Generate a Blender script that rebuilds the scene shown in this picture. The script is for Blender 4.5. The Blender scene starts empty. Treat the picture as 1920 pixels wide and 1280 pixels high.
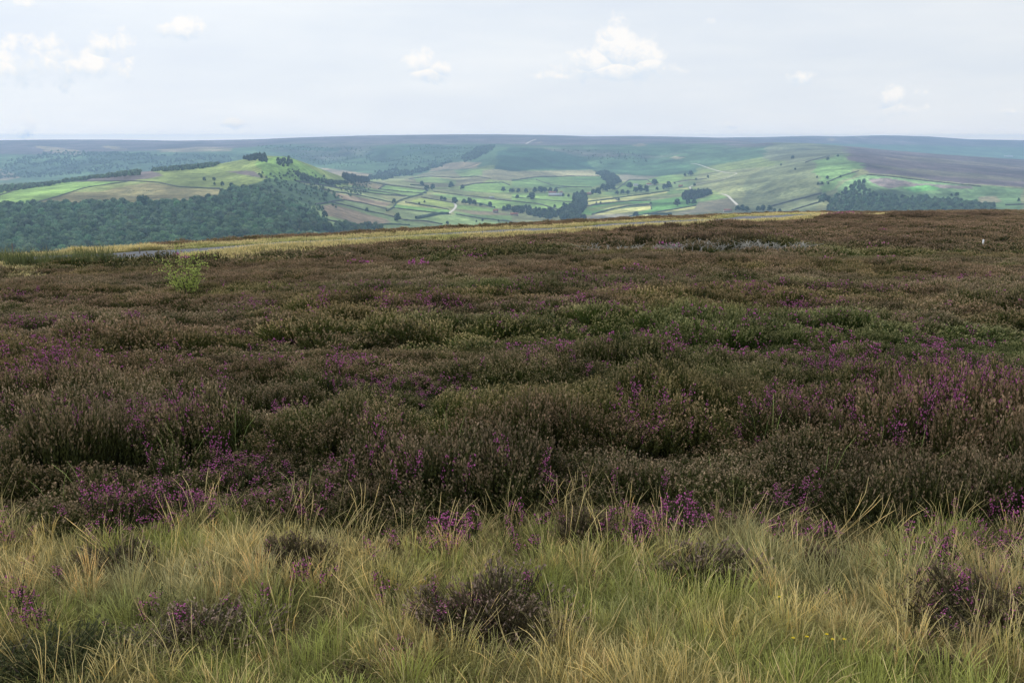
import bpy, math, random
import numpy as np
R = math.radians
rng = np.random.default_rng(7)
random.seed(7)
SC = bpy.context.scene
COL = SC.collection

# ------------------------------------------------------------------ camera
F = 1920 * 35 / 36.0
P = R(11.45)
CP, SP = math.cos(P), math.sin(P)
cam = bpy.data.objects.new("camera", bpy.data.cameras.new("camera"))
COL.objects.link(cam)
cam.data.lens = 35; cam.data.sensor_width = 36
cam.data.clip_start = 0.1; cam.data.clip_end = 60000
cam.location = (0, 0, 0)
cam.rotation_euler = (math.pi / 2 - P, 0, 0)
SC.camera = cam
# the camera stands at the origin; the ground is about two metres below it

def ray(u, v):
    """photo pixel -> (x/y, z/y) of its line of sight"""
    xn = (np.asarray(u, float) - 960) / F; yn = (640 - np.asarray(v, float)) / F
    Y = CP + yn * SP
    return xn / Y, (-SP + yn * CP) / Y

def proj(x, y, z):
    d = y * CP - z * SP
    up = y * SP + z * CP
    d = np.where(d < 0.05, 0.05, d)
    return 960 + F * x / d, 640 - F * up / d

# ------------------------------------------------------------------ noise
def _h(ix, iy, s):
    n = (ix.astype(np.int64) * 374761393 + iy.astype(np.int64) * 668265263 + s * 974711) & 0xFFFFFFFF
    n = ((n ^ (n >> 13)) * 1274126177) & 0xFFFFFFFF
    return ((n ^ (n >> 16)) & 0xFFFF) / 65535.0

def vnoise(x, y, s=0):
    x = np.asarray(x, float); y = np.asarray(y, float)
    ix = np.floor(x); iy = np.floor(y); fx = x - ix; fy = y - iy
    fx = fx * fx * (3 - 2 * fx); fy = fy * fy * (3 - 2 * fy)
    a = _h(ix, iy, s); b = _h(ix + 1, iy, s); c = _h(ix, iy + 1, s); d = _h(ix + 1, iy + 1, s)
    return (a * (1 - fx) + b * fx) * (1 - fy) + (c * (1 - fx) + d * fx) * fy

def fbm(x, y, s=0, o=4):
    t = 0; a = .5; n = 0
    for k in range(o):
        t = t + a * vnoise(x * 2 ** k + 17.3 * k, y * 2 ** k - 9.1 * k, s + k); n += a; a *= .5
    return t / n

def sstep(a, b, x):
    t = np.clip((x - a) / (b - a), 0, 1)
    return t * t * (3 - 2 * t)

# ------------------------------------------------------------------ mesh helpers
def mesh_np(name, V, Fc, col=None, smooth=False, cname='Col'):
    """V (n,3), Fc (m,k) with k = 3 or 4, or a list of such arrays"""
    me = bpy.data.meshes.new(name)
    if not isinstance(Fc, (list, tuple)): Fc = [Fc]
    Fc = [f for f in Fc if len(f)]
    V = np.asarray(V, np.float32)
    me.vertices.add(len(V)); me.vertices.foreach_set('co', V.ravel())
    nl = sum(f.size for f in Fc); npol = sum(len(f) for f in Fc)
    me.loops.add(nl); me.loops.foreach_set('vertex_index', np.concatenate([f.ravel() for f in Fc]).astype(np.int32))
    me.polygons.add(npol)
    tot = np.concatenate([np.full(len(f), f.shape[1], np.int32) for f in Fc])
    st = np.concatenate([[0], np.cumsum(tot)[:-1]]).astype(np.int32)
    me.polygons.foreach_set('loop_start', st); me.polygons.foreach_set('loop_total', tot)
    if smooth: me.polygons.foreach_set('use_smooth', np.ones(npol, bool))
    me.update(calc_edges=True)
    if col is not None:
        at = me.color_attributes.new(cname, 'FLOAT_COLOR', 'POINT')
        c = np.ones((len(V), 4), np.float32); c[:, :col.shape[1]] = col
        at.data.foreach_set('color', c.ravel())
    return me

def tag(o, label=None, cat=None, group=None, kind=None):
    if label: o['label'] = label
    if cat: o['category'] = cat
    if group: o['group'] = group
    if kind: o['kind'] = kind
    return o

def link(name, me, mat=None, parent=None, loc=(0, 0, 0), scene=True):
    o = bpy.data.objects.new(name, me)
    if mat is not None and me is not None and len(me.materials) == 0: me.materials.append(mat)
    if scene: COL.objects.link(o)
    o.location = loc
    if parent is not None: o.parent = parent
    return o

class Buf:
    """collects geometry for one mesh"""
    def __init__(s): s.V = []; s.T = []; s.Q = []; s.C = []; s.n = 0
    def add(s, V, T=None, Q=None, C=None):
        V = np.asarray(V, float)
        if T is not None and len(T): s.T.append(np.asarray(T) + s.n)
        if Q is not None and len(Q): s.Q.append(np.asarray(Q) + s.n)
        s.V.append(V); s.C.append(np.broadcast_to(np.asarray(C if C is not None else (1, 1, 1), float), (len(V), 3)))
        s.n += len(V)
    def mesh(s, name, smooth=False):
        fs = []
        if s.T: fs.append(np.concatenate(s.T))
        if s.Q: fs.append(np.concatenate(s.Q))
        return mesh_np(name, np.concatenate(s.V), fs, np.concatenate(s.C), smooth)

BOXQ = np.array([[0, 3, 2, 1], [4, 5, 6, 7], [0, 1, 5, 4], [1, 2, 6, 5], [2, 3, 7, 6], [3, 0, 4, 7]])
def box_v(x0, x1, y0, y1, z0, z1):
    return np.array([[x0, y0, z0], [x1, y0, z0], [x1, y1, z0], [x0, y1, z0], [x0, y0, z1], [x1, y0, z1], [x1, y1, z1], [x0, y1, z1]], float)

def tube(buf, pts, rad, n=6, C=None):
    pts = np.asarray(pts, float); m = len(pts)
    rad = np.broadcast_to(np.asarray(rad, float), (m,))
    tg = np.gradient(pts, axis=0); tg /= np.linalg.norm(tg, axis=1)[:, None] + 1e-9
    ref = np.array([0.31, 0.95, 0.05]); s = np.cross(tg, ref); s /= np.linalg.norm(s, axis=1)[:, None] + 1e-9
    t = np.cross(tg, s)
    an = np.arange(n) * 2 * math.pi / n
    V = pts[:, None] + rad[:, None, None] * (np.cos(an)[None, :, None] * s[:, None] + np.sin(an)[None, :, None] * t[:, None])
    V = V.reshape(-1, 3)
    Q = [[i * n + k, i * n + (k + 1) % n, (i + 1) * n + (k + 1) % n, (i + 1) * n + k] for i in range(m - 1) for k in range(n)]
    V = np.vstack([V, pts[-1]]); T = [[(m - 1) * n + k, (m - 1) * n + (k + 1) % n, m * n] for k in range(n)]
    buf.add(V, T=np.array(T), Q=np.array(Q), C=C)

# ------------------------------------------------------------------ materials
def new_mat(name):
    m = bpy.data.materials.new(name); m.use_nodes = True
    nt = m.node_tree; nt.nodes.clear()
    return m, nt
def N(nt, t, **kw):
    n = nt.nodes.new(t)
    for k, v in kw.items(): setattr(n, k, v)
    return n
def L(nt, a, b): nt.links.new(a, b)
def mixc(nt, fac, a, b, mode='MIX'):
    n = N(nt, 'ShaderNodeMix', data_type='RGBA', blend_type=mode)
    for s, v in ((n.inputs[0], fac), (n.inputs[6], a), (n.inputs[7], b)):
        if hasattr(v, 'is_linked'): L(nt, v, s)
        elif isinstance(v, (int, float)): s.default_value = v if s.type == 'VALUE' else (v, v, v, 1)
        else: s.default_value = (*v, 1) if len(v) == 3 else v
    return n.outputs[2]
def mth(nt, op, a, b=None, c=None, clamp=False):
    n = N(nt, 'ShaderNodeMath', operation=op, use_clamp=clamp)
    for s, v in zip(n.inputs, (a, b, c)):
        if v is None: continue
        if hasattr(v, 'is_linked'): L(nt, v, s)
        else: s.default_value = v
    return n.outputs[0]
def noise(nt, scale, detail=4, rough=.55, vec=None):
    n = N(nt, 'ShaderNodeTexNoise'); n.inputs['Scale'].default_value = scale
    n.inputs['Detail'].default_value = detail; n.inputs['Roughness'].default_value = rough
    if vec is not None: L(nt, vec, n.inputs['Vector'])
    return n.outputs['Fac']
def ramp(nt, fac, stops):
    n = N(nt, 'ShaderNodeValToRGB'); cr = n.color_ramp
    while len(cr.elements) < len(stops): cr.elements.new(.5)
    for e, (p, c) in zip(cr.elements, stops):
        e.position = p; e.color = (*c, 1) if len(c) == 3 else c
    L(nt, fac, n.inputs[0]); return n.outputs[0]
def finish(nt, col, rough=.85, spec=.2, trans=0, bump=None, bstr=.5, bdist=.1):
    out = N(nt, 'ShaderNodeOutputMaterial')
    b = N(nt, 'ShaderNodeBsdfPrincipled')
    b.inputs['Roughness'].default_value = rough
    b.inputs['Specular IOR Level'].default_value = spec
    if hasattr(col, 'is_linked'): L(nt, col, b.inputs['Base Color'])
    else: b.inputs['Base Color'].default_value = (*col, 1)
    if bump is not None:
        bn = N(nt, 'ShaderNodeBump'); bn.inputs['Strength'].default_value = bstr; bn.inputs['Distance'].default_value = bdist
        L(nt, bump, bn.inputs['Height']); L(nt, bn.outputs[0], b.inputs['Normal'])
    if trans > 0:
        t = N(nt, 'ShaderNodeBsdfTranslucent'); mx = N(nt, 'ShaderNodeMixShader'); mx.inputs[0].default_value = trans
        if hasattr(col, 'is_linked'): L(nt, col, t.inputs[0])
        else: t.inputs[0].default_value = (*col, 1)
        L(nt, b.outputs[0], mx.inputs[1]); L(nt, t.outputs[0], mx.inputs[2]); L(nt, mx.outputs[0], out.inputs[0])
    else:
        L(nt, b.outputs[0], out.inputs[0])

def simple_mat(name, c1, c2, scale=8, rough=.8, spec=.2, bump=True):
    m, nt = new_mat(name)
    tc = N(nt, 'ShaderNodeTexCoord'); f = noise(nt, scale, 5, .6, tc.outputs['Object'])
    finish(nt, ramp(nt, f, [(.3, c1), (.7, c2)]), rough, spec, bump=f if bump else None, bdist=.02)
    return m

def plant_mat(name, base, mid, tip, flower=(.3, .03, .22), tint=None, trans=.25, rough=.75):
    """Col.r = height up the sprig, Col.g = random, Col.b = flower flag; tint multiplies (per instance)"""
    m, nt = new_mat(name)
    at = N(nt, 'ShaderNodeAttribute', attribute_name='Col')
    sp = N(nt, 'ShaderNodeSeparateColor'); L(nt, at.outputs['Color'], sp.inputs[0])
    h, g, b = sp.outputs
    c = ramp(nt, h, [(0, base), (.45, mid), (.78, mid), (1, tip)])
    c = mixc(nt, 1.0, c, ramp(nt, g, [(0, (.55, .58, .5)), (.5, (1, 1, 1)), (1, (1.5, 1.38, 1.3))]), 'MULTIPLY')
    if tint is None:
        ti = N(nt, 'ShaderNodeAttribute', attribute_type='INSTANCER', attribute_name='tint').outputs['Color']
    else:
        ti = None
    if ti is not None: c = mixc(nt, 1.0, c, ti, 'MULTIPLY')
    elif tint != (1, 1, 1): c = mixc(nt, 1.0, c, tint, 'MULTIPLY')
    fl = ramp(nt, g, [(0, (flower[0] * .6, flower[1] * 1.1, flower[2] * .5)), (.45, tuple(x * .8 for x in flower)), (.75, flower), (1, tuple(min(1, x * 1.4 + .05) for x in flower))])
    c = mixc(nt, b, c, fl)
    finish(nt, c, rough, .15, trans)
    return m

# ------------------------------------------------------------------ near moor: shape of the ground
EDGE = np.array([(-900, 500, 45), (-300, 484, 52), (0, 474, 60), (300, 463, 66), (500, 450, 72), (700, 437, 80), (960, 424, 92),
                 (1200, 411, 112), (1440, 402, 140), (1700, 398, 170), (1920, 397, 190), (2300, 396, 200), (2800, 396, 200)], float)
ea, et = ray(EDGE[:, 0], EDGE[:, 1]); eY = EDGE[:, 2]
def edgeY(a): return np.interp(a, ea, eY)
def slope(a):
    return -np.interp(a, ea, et) - 2.0 / np.interp(a, ea, eY)
AG = np.linspace(-1, 1, 401)
SG = slope(AG); k = np.ones(21) / 21; SG = np.convolve(np.pad(SG, 10, mode='edge'), k, 'valid')
def ground(x, y):
    x = np.asarray(x, float); y = np.asarray(y, float)
    yy = np.maximum(y, 1.0)
    a = np.clip(x / yy, -1, 1)
    z = -2.0 - np.interp(a, AG, SG) * np.maximum(y, -20)
    Ye = edgeY(a)
    over = np.maximum(y - Ye, 0)
    z = z - 0.10 * over - .006 * over ** 2 * (over < 60) - (over >= 60) * (.006 * 3600 + .72 * (over - 60))
    z = z + .10 * (fbm(x / 1.7, y / 1.7, 3, 3) - .5) * sstep(3, 8, y) + .5 * (fbm(x / 14, y / 14, 5, 3) - .5) * sstep(12, 30, y) * sstep(0, 18, Ye - y)
    if ROADUP: z = z + 0.32 * sstep(5.6, 3.4, road_dist(x, y))
    return z
ROADUP = False
def on_moor(u, v, h=0.0):
    """pixel -> point on the near moor, h above the ground"""
    a, t = ray(u, v)
    Y = np.geomspace(2.5, 260, 1500)
    z = ground(a * Y, Y) + h
    i = np.argmax(z >= t * Y)
    return float(a * Y[i]), float(Y[i]), float(z[i] - h)

# road centre line, on the moor
ROADPX = [(-700, 528), (-350, 508), (0, 487.5), (130, 482), (250, 477), (480, 461.5), (700, 448), (960, 433), (1200, 419), (1440, 405.5), (1540, 402.5)]
ROAD = np.array([on_moor(u, v, .38)[:2] for u, v in ROADPX])
ROAD = np.vstack([ROAD, ROAD[-1] + (ROAD[-1] - ROAD[-2]) * .9])
def catmull(p, n=24):
    p = np.asarray(p, float); q = np.vstack([2 * p[0] - p[1], p, 2 * p[-1] - p[-2]]); out = []
    for i in range(1, len(q) - 2):
        t = np.linspace(0, 1, n, endpoint=False)[:, None]
        out.append(.5 * (2 * q[i] + (q[i + 1] - q[i - 1]) * t + (2 * q[i - 1] - 5 * q[i] + 4 * q[i + 1] - q[i + 2]) * t ** 2 + (3 * q[i] - q[i - 1] - 3 * q[i + 1] + q[i + 2]) * t ** 3))
    out.append(p[-1:]); return np.vstack(out)
RC = catmull(ROAD, 30)
def road_dist(x, y):
    x = np.asarray(x, float); y = np.asarray(y, float); d = np.full(x.shape, 1e9)
    for i in range(0, len(RC) - 1, 3):
        a = RC[i]; b = RC[min(i + 3, len(RC) - 1)]; ab = b - a; l = (ab ** 2).sum() + 1e-9
        t = np.clip(((x - a[0]) * ab[0] + (y - a[1]) * ab[1]) / l, 0, 1)
        d = np.minimum(d, np.hypot(x - a[0] - t * ab[0], y - a[1] - t * ab[1]))
    return d
RW = 2.15   # half width of the road
ROADUP = True

# ------------------------------------------------------------------ far terrain
def line(pts, z=False):
    p = np.array(pts, float); a, t = ray(p[:, 0], p[:, 1])
    return a, p[:, 2], t * p[:, 2]
A = np.linspace(-0.95, 0.95, 1150)
A = np.sign(A) * np.where(np.abs(A) < .6, np.abs(A) * (.56 / .6), .56 + (np.abs(A) - .6) * 1.6)
def sm(y, n=9):
    k = np.hanning(n + 2)[1:-1]; k /= k.sum(); return np.convolve(np.pad(y, n // 2, mode='edge'), k, 'valid')
LN = []
def ctl(pts, n=15):
    a, Y, z = line(pts); LN.append((sm(np.interp(A, a, Y), n), sm(np.interp(A, a, z), n)))
Ye = edgeY(A)
z0 = -2 - np.interp(A, AG, SG) * Ye
LN.append((Ye - 12, z0 - 3)); LN.append((Ye + 60, z0 - 40)); LN.append((Ye * 0 + 520, np.interp(A, [-1, 0, 1], [-112, -120, -125])))
ctl([(-900, 510, 1050), (0, 495, 1050), (300, 484, 1100), (500, 468, 1200), (600, 458, 1400), (700, 450, 1700), (850, 445, 1950), (1000, 438, 2150), (1200, 426, 2300), (1440, 414, 2300), (1700, 410, 2150), (1920, 410, 2050), (2600, 410, 2000)])
ctl([(-900, 400, 1650), (0, 393, 1650), (250, 389, 1700), (400, 378, 1750), (500, 388, 1650), (600, 402, 1800), (700, 397, 2200), (850, 387, 2600), (1000, 379, 2900), (1200, 375, 3000), (1440, 374, 2800), (1540, 383, 2500), (1700, 385, 2500), (1920, 383, 2450), (2600, 383, 2400)])
ctl([(-900, 372, 1950), (0, 362, 2000), (250, 345, 2050), (400, 338, 2100), (500, 335, 2050), (600, 347, 2300), (700, 358, 2800), (850, 351, 3300), (1000, 348, 3600), (1100, 346, 3700), (1200, 346, 3600), (1300, 341, 3500), (1440, 335, 3100), (1540, 328, 2900), (1620, 325, 2900), (1760, 336, 2900), (1920, 343, 2900), (2600, 348, 2900)])
ctl([(-900, 370, 2200), (0, 354, 2300), (100, 346, 2300), (250, 325, 2350), (400, 310, 2450), (450, 301, 2450), (490, 292, 2400), (540, 295, 2400), (580, 309, 2450), (620, 325, 2600), (660, 336, 2900), (700, 343, 3100), (780, 338, 3600), (860, 325, 4200), (930, 301, 4500), (1000, 306, 4600), (1100, 318, 4600), (1200, 322, 4500), (1300, 317, 4300), (1400, 308, 4000), (1500, 300, 3600), (1600, 296, 3400), (1760, 312, 3500), (1920, 322, 3600), (2600, 340, 3600)])
ctl([(-900, 372, 3400), (0, 366, 3400), (400, 360, 3400), (560, 356, 3400), (640, 352, 3500), (700, 345, 3700), (780, 336, 4100), (860, 316, 4600), (930, 287, 4900), (1000, 289, 4900), (1100, 300, 4900), (1200, 301, 4900), (1300, 297, 4800), (1400, 290, 4600), (1500, 286, 4300), (1600, 285, 4100), (1760, 300, 4200), (1920, 311, 4200), (2600, 325, 4200)])
ctl([(-900, 345, 4500), (0, 336, 4600), (200, 332, 4600), (400, 326, 4700), (600, 322, 4800), (700, 317, 4900), (800, 303, 5000), (860, 294, 5100), (930, 279, 5200), (1000, 277, 5200), (1100, 281, 5300), (1200, 280, 5300), (1300, 277, 5300), (1400, 271, 5300), (1440, 267, 5300), (1520, 269, 5200), (1600, 275.5, 5000), (1665, 282, 4900), (1760, 290, 4800), (1920, 300, 4800), (2600, 325, 4700)])
ctl([(-900, 300, 5400), (0, 297, 5400), (200, 290, 5500), (400, 284, 5600), (500, 279, 5700), (600, 275, 5800), (800, 270, 5900), (1000, 268, 6000), (1200, 268, 6200), (1300, 266, 6200), (1380, 265, 6200), (1440, 271, 6200), (1520, 280, 6200), (1600, 292, 6300), (1700, 305, 6300), (1920, 318, 6300), (2600, 330, 6300)])
ctl([(-900, 278, 6300), (0, 277, 6300), (200, 274, 6400), (400, 272, 6400), (600, 265, 6600), (800, 261, 6700), (1000, 260, 6800), (1200, 260, 6900), (1300, 261, 7000), (1380, 262, 7200), (1440, 266, 7400), (1520, 271, 7500), (1600, 277, 7600), (1760, 290, 7600), (1920, 302, 7600), (2600, 310, 7600)])
ctl([(-900, 264, 7200), (0, 263.3, 7200), (100, 262, 7200), (200, 262, 7300), (330, 264, 7300), (400, 263.2, 7300), (480, 261.5, 7300), (560, 258, 7400), (700, 254, 7500), (850, 252.2, 7600), (930, 252, 7700), (1050, 254, 7700), (1100, 255.8, 7800), (1200, 255.2, 8000), (1300, 257.2, 8200), (1350, 258.4, 8400), (1440, 257.2, 8800), (1520, 255, 9200), (1580, 256, 9300), (1660, 253.8, 9500), (1740, 256, 9500), (1820, 261.5, 9500), (1920, 263, 9500), (2600, 268, 9500)], 7)
LN.append((LN[-1][0] + 1200, LN[-1][1] - 90)); LN.append((A * 0 + 11600, A * 0 - 160))
KY = np.array([l[0] for l in LN]); KZ = np.array([l[1] for l in LN])        # (K, nA)
# monotone cubic along each column
dY = np.diff(KY, axis=0); dl = np.diff(KZ, axis=0) / dY
M = np.zeros_like(KZ); M[0] = dl[0]; M[-1] = dl[-1]
w1 = 2 * dY[1:] + dY[:-1]; w2 = dY[1:] + 2 * dY[:-1]
same = dl[:-1] * dl[1:] > 0
with np.errstate(all='ignore'):
    M[1:-1] = np.where(same, (w1 + w2) / (w1 / dl[:-1] + w2 / dl[1:]), 0)
ys = np.concatenate([np.linspace(60, 900, 60, endpoint=False), np.geomspace(900, 7800, 820, endpoint=False), np.geomspace(7800, 11500, 90)])
HT = np.zeros((len(ys), len(A)))
for j in range(len(A)):
    i = np.clip(np.searchsorted(KY[:, j], ys) - 1, 0, len(KY) - 2)
    h = dY[i, j]; t = np.clip((ys - KY[i, j]) / h, 0, 1)
    HT[:, j] = (KZ[i, j] * (2 * t ** 3 - 3 * t ** 2 + 1) + M[i, j] * h * (t ** 3 - 2 * t ** 2 + t) + KZ[i + 1, j] * (-2 * t ** 3 + 3 * t ** 2) + M[i + 1, j] * h * (t ** 3 - t ** 2))
YY = np.repeat(ys[:, None], len(A), 1); XX = YY * A[None]
# slope-driven roughness: gullies and hummocks on the steep banks
gy = np.abs(np.gradient(HT, axis=0) / np.gradient(ys)[:, None])
steep = sstep(.04, .2, gy)
steep = sm(steep.ravel(), 7).reshape(steep.shape)
far = sstep(800, 1300, YY)
gul = 1 - np.abs(2 * fbm(XX / 260, YY / 420, 21, 4) - 1)
HT += far * steep * ((fbm(XX / 130, YY / 130, 11, 5) - .5) * 30 - (gul - .8) * 62 * sstep(3500, 4500, YY))
HT += far * (fbm(XX / 420, YY / 420, 13, 4) - .5) * 7 * sstep(7000, 6000, YY)
HT += far * (fbm(XX / 45, YY / 45, 15, 3) - .5) * 1.6

def terrain_z(x, y):
    x = np.asarray(x, float); y = np.asarray(y, float)
    fa = np.interp(x / y, A, np.arange(len(A))); fy = np.interp(y, ys, np.arange(len(ys)))
    i = np.clip(fy.astype(int), 0, len(ys) - 2); j = np.clip(fa.astype(int), 0, len(A) - 2); p = fy - i; q = fa - j
    return (HT[i, j] * (1 - q) + HT[i, j + 1] * q) * (1 - p) + (HT[i + 1, j] * (1 - q) + HT[i + 1, j + 1] * q) * p
YM = np.geomspace(700, 9600, 2600)
def at(u, v, ymin=700):
    """pixel -> nearest point of the far terrain on that line of sight"""
    a, t = ray(u, v); Y = YM[YM >= ymin]
    z = terrain_z(a * Y, Y); hit = z >= t * Y
    i = int(np.argmax(hit)) if hit.any() else int(np.argmax(z / Y))
    return float(a * Y[i]), float(Y[i]), float(z[i])

U, VV = proj(XX, YY, HT)
def inside(poly, U, V):
    p = np.asarray(poly, float); c = np.zeros(U.shape, bool)
    x0, y0 = p[:, 0].min(), p[:, 1].min(); x1, y1 = p[:, 0].max(), p[:, 1].max()
    bb = (U >= x0) & (U <= x1) & (V >= y0) & (V <= y1)
    u = U[bb]; v = V[bb]; k = np.zeros(u.shape, bool)
    for i in range(len(p)):
        a = p[i - 1]; b = p[i]
        if a[1] == b[1]: continue
        k ^= ((a[1] > v) != (b[1] > v)) & (u < (b[0] - a[0]) * (v - a[1]) / (b[1] - a[1]) + a[0])
    c[bb] = k; return c
def c1(*p): return [(x / 4, 230 + y / 4) for x, y in p]
def c2(*p): return [(480 + x / 4, 230 + y / 4) for x, y in p]
def c3(*p): return [(960 + x / 4, 230 + y / 4) for x, y in p]
def c4(*p): return [(1440 + x / 4, 230 + y / 4) for x, y in p]

# ---- land cover (albedo) of the far terrain
MOOR = (.102, .082, .088); MOOR2 = (.12, .10, .095); BRACK = (.060, .108, .048); ROUGH = (.15, .16, .075); TAN = (.23, .19, .12)
GREEN = (.13, .205, .065); BRIGHT = (.17, .27, .075); HAY = (.42, .42, .16); PINK = (.22, .155, .115); DKG = (.04, .085, .04); OLIVE = (.15, .19, .06); SCR = (.05, .10, .045)
C = np.zeros(HT.shape + (3,)); C[:] = ROUGH
n1 = fbm(XX / 300, YY / 300, 31, 5); n2 = fbm(XX / 70, YY / 110, 37, 4); n3 = fbm(XX / 900, YY / 600, 41, 4)
def paint(mask, col, k=1.0, soft=None):
    m = mask.astype(float) * k
    C[:] = C * (1 - m[..., None]) + np.array(col) * m[..., None]
def zone(poly, col, y0=0, y1=2e4, jit=0, k=1.0):
    u, v = U, VV
    if jit:
        u = U + (n2 - .5) * jit * 4; v = VV + (n1 - .5) * jit
    paint(inside(poly, u, v) & (YY >= y0) & (YY <= y1), col, k)
# far scarp and the moor tops
paint(YY > 3000, OLIVE); paint(YY > 4300, BRACK)
top = sstep(-34, -18, HT + (n1 - .5) * 40) * (YY > 3100)
C[:] = C * (1 - top[..., None]) + np.array(MOOR) * top[..., None]
paint(sstep(.55, .66, n3) * (YY > 5000), MOOR2, .7)
zone([(-900, 240), (470, 240), (560, 262), (480, 276), (300, 285), (-900, 300)], MOOR, 4500, jit=10)
zone(c1((250, 170), (560, 200), (640, 230), (560, 245), (330, 205)), TAN, 4500, jit=7)
zone(c1((740, 165), (900, 180), (960, 205), (850, 200)), TAN, 4500, jit=7)
zone(c1((1180, 200), (1480, 185), (1740, 190), (1740, 215), (1180, 222)), TAN, 4500, jit=7, k=.8)
zone(c1((0, 350), (180, 410), (0, 440)), TAN, 4500, jit=4)
zone(c2((480, 340), (860, 385), (870, 425), (600, 400)), TAN, 3500, jit=4)
# left spur
zone([(-900, 300), (500, 270), (700, 340), (720, 480), (-900, 520)], OLIVE, 900, 3000)
zone([(-900, 380), (0, 385), (400, 372), (470, 345), (560, 320), (640, 350), (640, 395), (560, 425), (760, 450), (720, 500), (-900, 540)], BRACK, 900, 3000, jit=8)
zone([(130, 340), (190, 322), (310, 308), (400, 312), (480, 322), (500, 335), (420, 322), (330, 325), (290, 335), (240, 341)], MOOR2, 1700, 3000, jit=6)
zone(c1((1080, 345), (1400, 335), (1700, 280), (1920, 300), (1920, 360), (1500, 375), (1250, 400)), OLIVE, 1700, 3000, jit=6)
zone(c2((0, 300), (200, 240), (330, 300), (560, 420), (300, 440), (100, 420)), (.12, .2, .05), 1700, 3000, jit=6)
zone([(-900, 365), (0, 372), (0, 362), (52, 351), (122, 341), (230, 341), (155, 354), (110, 368), (55, 383), (0, 390), (-900, 400)], BRIGHT, 1200, 3000)
zone([(230, 341), (250, 340), (290, 343), (335, 352), (375, 354), (413, 355), (408, 376), (300, 388), (60, 392), (55, 383), (110, 368), (155, 354)], (.19, .175, .085), 1200, 3000)
paint(inside([(230, 341), (250, 340), (290, 343), (335, 352), (375, 354), (413, 355), (408, 376), (300, 388), (60, 392), (55, 383), (110, 368), (155, 354)], U, VV) & (YY > 1200) & (YY < 3000) & (n1 + (VV - 365) * .008 > .55), (.15, .2, .065), .75)
zone(c2((150, 740), (240, 755), (460, 825), (330, 850), (200, 800)), (.27, .25, .1), 1100, 3000)
zone(c2((320, 690), (470, 715), (650, 755), (620, 785), (480, 790), (380, 740)), PINK, 1100, 3000)
# central valley fields, top to bottom
zone(c2((450, 620), (660, 590), (1120, 735), (1400, 765), (1400, 800), (650, 800), (340, 690), (350, 650)), (.14, .19, .08), 1100, 4000)
zone(c2((480, 625), (560, 610), (1000, 720), (1010, 745), (840, 775), (700, 740), (500, 690)), PINK, 1100, 4000, jit=5, k=.8)
zone(c2((300, 440), (520, 475), (900, 540), (1030, 605), (980, 650), (665, 580), (560, 525), (480, 500)), (.15, .18, .08), 1100, 4500)
zone(c2((550, 525), (620, 530), (1020, 605), (975, 630), (665, 580)), PINK, 1100, 4500, k=.8)
zone(c2((570, 598), (665, 582), (980, 650), (960, 690), (830, 665)), (.13, .17, .075), 1100, 4500)
zone(c2((700, 440), (820, 440), (960, 470), (920, 500), (700, 470)), PINK, 1100, 4500, k=.6)
zone(c2((700, 470), (920, 500), (1290, 535), (1130, 556), (900, 530), (660, 486)), GREEN, 1100, 4500, k=.8)
zone(c2((965, 472), (1280, 510), (1280, 532), (930, 500)), GREEN, 1100, 4500)
zone(c2((880, 440), (1100, 400), (1290, 405), (1280, 500), (960, 465)), (.17, .19, .085), 1100, 4500)
zone(c2((1100, 430), (1250, 380), (1500, 350), (1640, 380), (1760, 420), (1700, 450), (1500, 480), (1280, 490)), (.16, .155, .085), 1100, 4500)
zone(c2((1480, 355), (1700, 350), (1720, 390), (1540, 410)), GREEN, 2000, 5000, k=.8)
zone(c2((1180, 400), (1330, 410), (1500, 430), (1500, 460), (1200, 445)), (.14, .2, .07), 2000, 5000)
zone(c2((1520, 480), (1640, 460), (1850, 450), (1920, 480), (1920, 520), (1800, 525), (1560, 520)), BRIGHT, 2000, 5000)
zone(c2((1700, 360), (1800, 345), (1920, 360), (1920, 440), (1780, 430), (1700, 400)), (.2, .19, .11), 2000, 5000)
zone(c2((1330, 500), (1700, 520), (1920, 545), (1920, 560), (1700, 555), (1330, 530)), (.21, .24, .09), 1800, 5000)
zone(c2((1300, 530), (1500, 545), (1700, 570), (1560, 590), (1400, 560)), GREEN, 1800, 5000)
zone(c2((1230, 565), (1350, 580), (1500, 610), (1480, 640), (1280, 615), (1150, 590)), (.23, .29, .08), 1800, 5000)
zone(c2((1110, 590), (1280, 620), (1480, 645), (1460, 655), (1040, 615)), HAY, 1800, 5000, k=.45)
zone(c2((1040, 612), (1450, 655), (1460, 685), (1010, 640)), (.11, .2, .055), 1800, 5000)
zone(c2((1000, 645), (1460, 690), (1300, 720), (1120, 735)), (.15, .19, .085), 1800, 5000)
zone(c2((1500, 615), (1600, 625), (1790, 645), (1800, 665), (1640, 660), (1510, 645)), BRIGHT, 1800, 5000)
zone(c2((1650, 570), (1920, 590), (1920, 640), (1780, 640), (1650, 600)), BRIGHT, 1800, 5000)
zone(c2((1480, 665), (1640, 690), (1920, 700), (1920, 745), (1680, 720), (1500, 695)), (.12, .19, .065), 1800, 5000)
zone(c2((1500, 650), (1650, 665), (1780, 670), (1920, 690), (1640, 690)), (.19, .16, .1), 1800, 5000)
zone(c2((1200, 720), (1500, 690), (1920, 745), (1920, 770), (1400, 770)), (.15, .21, .08), 1800, 5000)
zone(c3((0, 530), (330, 530), (480, 545), (470, 620), (300, 660), (0, 620)), BRIGHT, 1800, 5000)
zone(c3((0, 435), (180, 410), (660, 405), (740, 440), (600, 485), (330, 490), (0, 485)), (.13, .21, .065), 1800, 5000)
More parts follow.
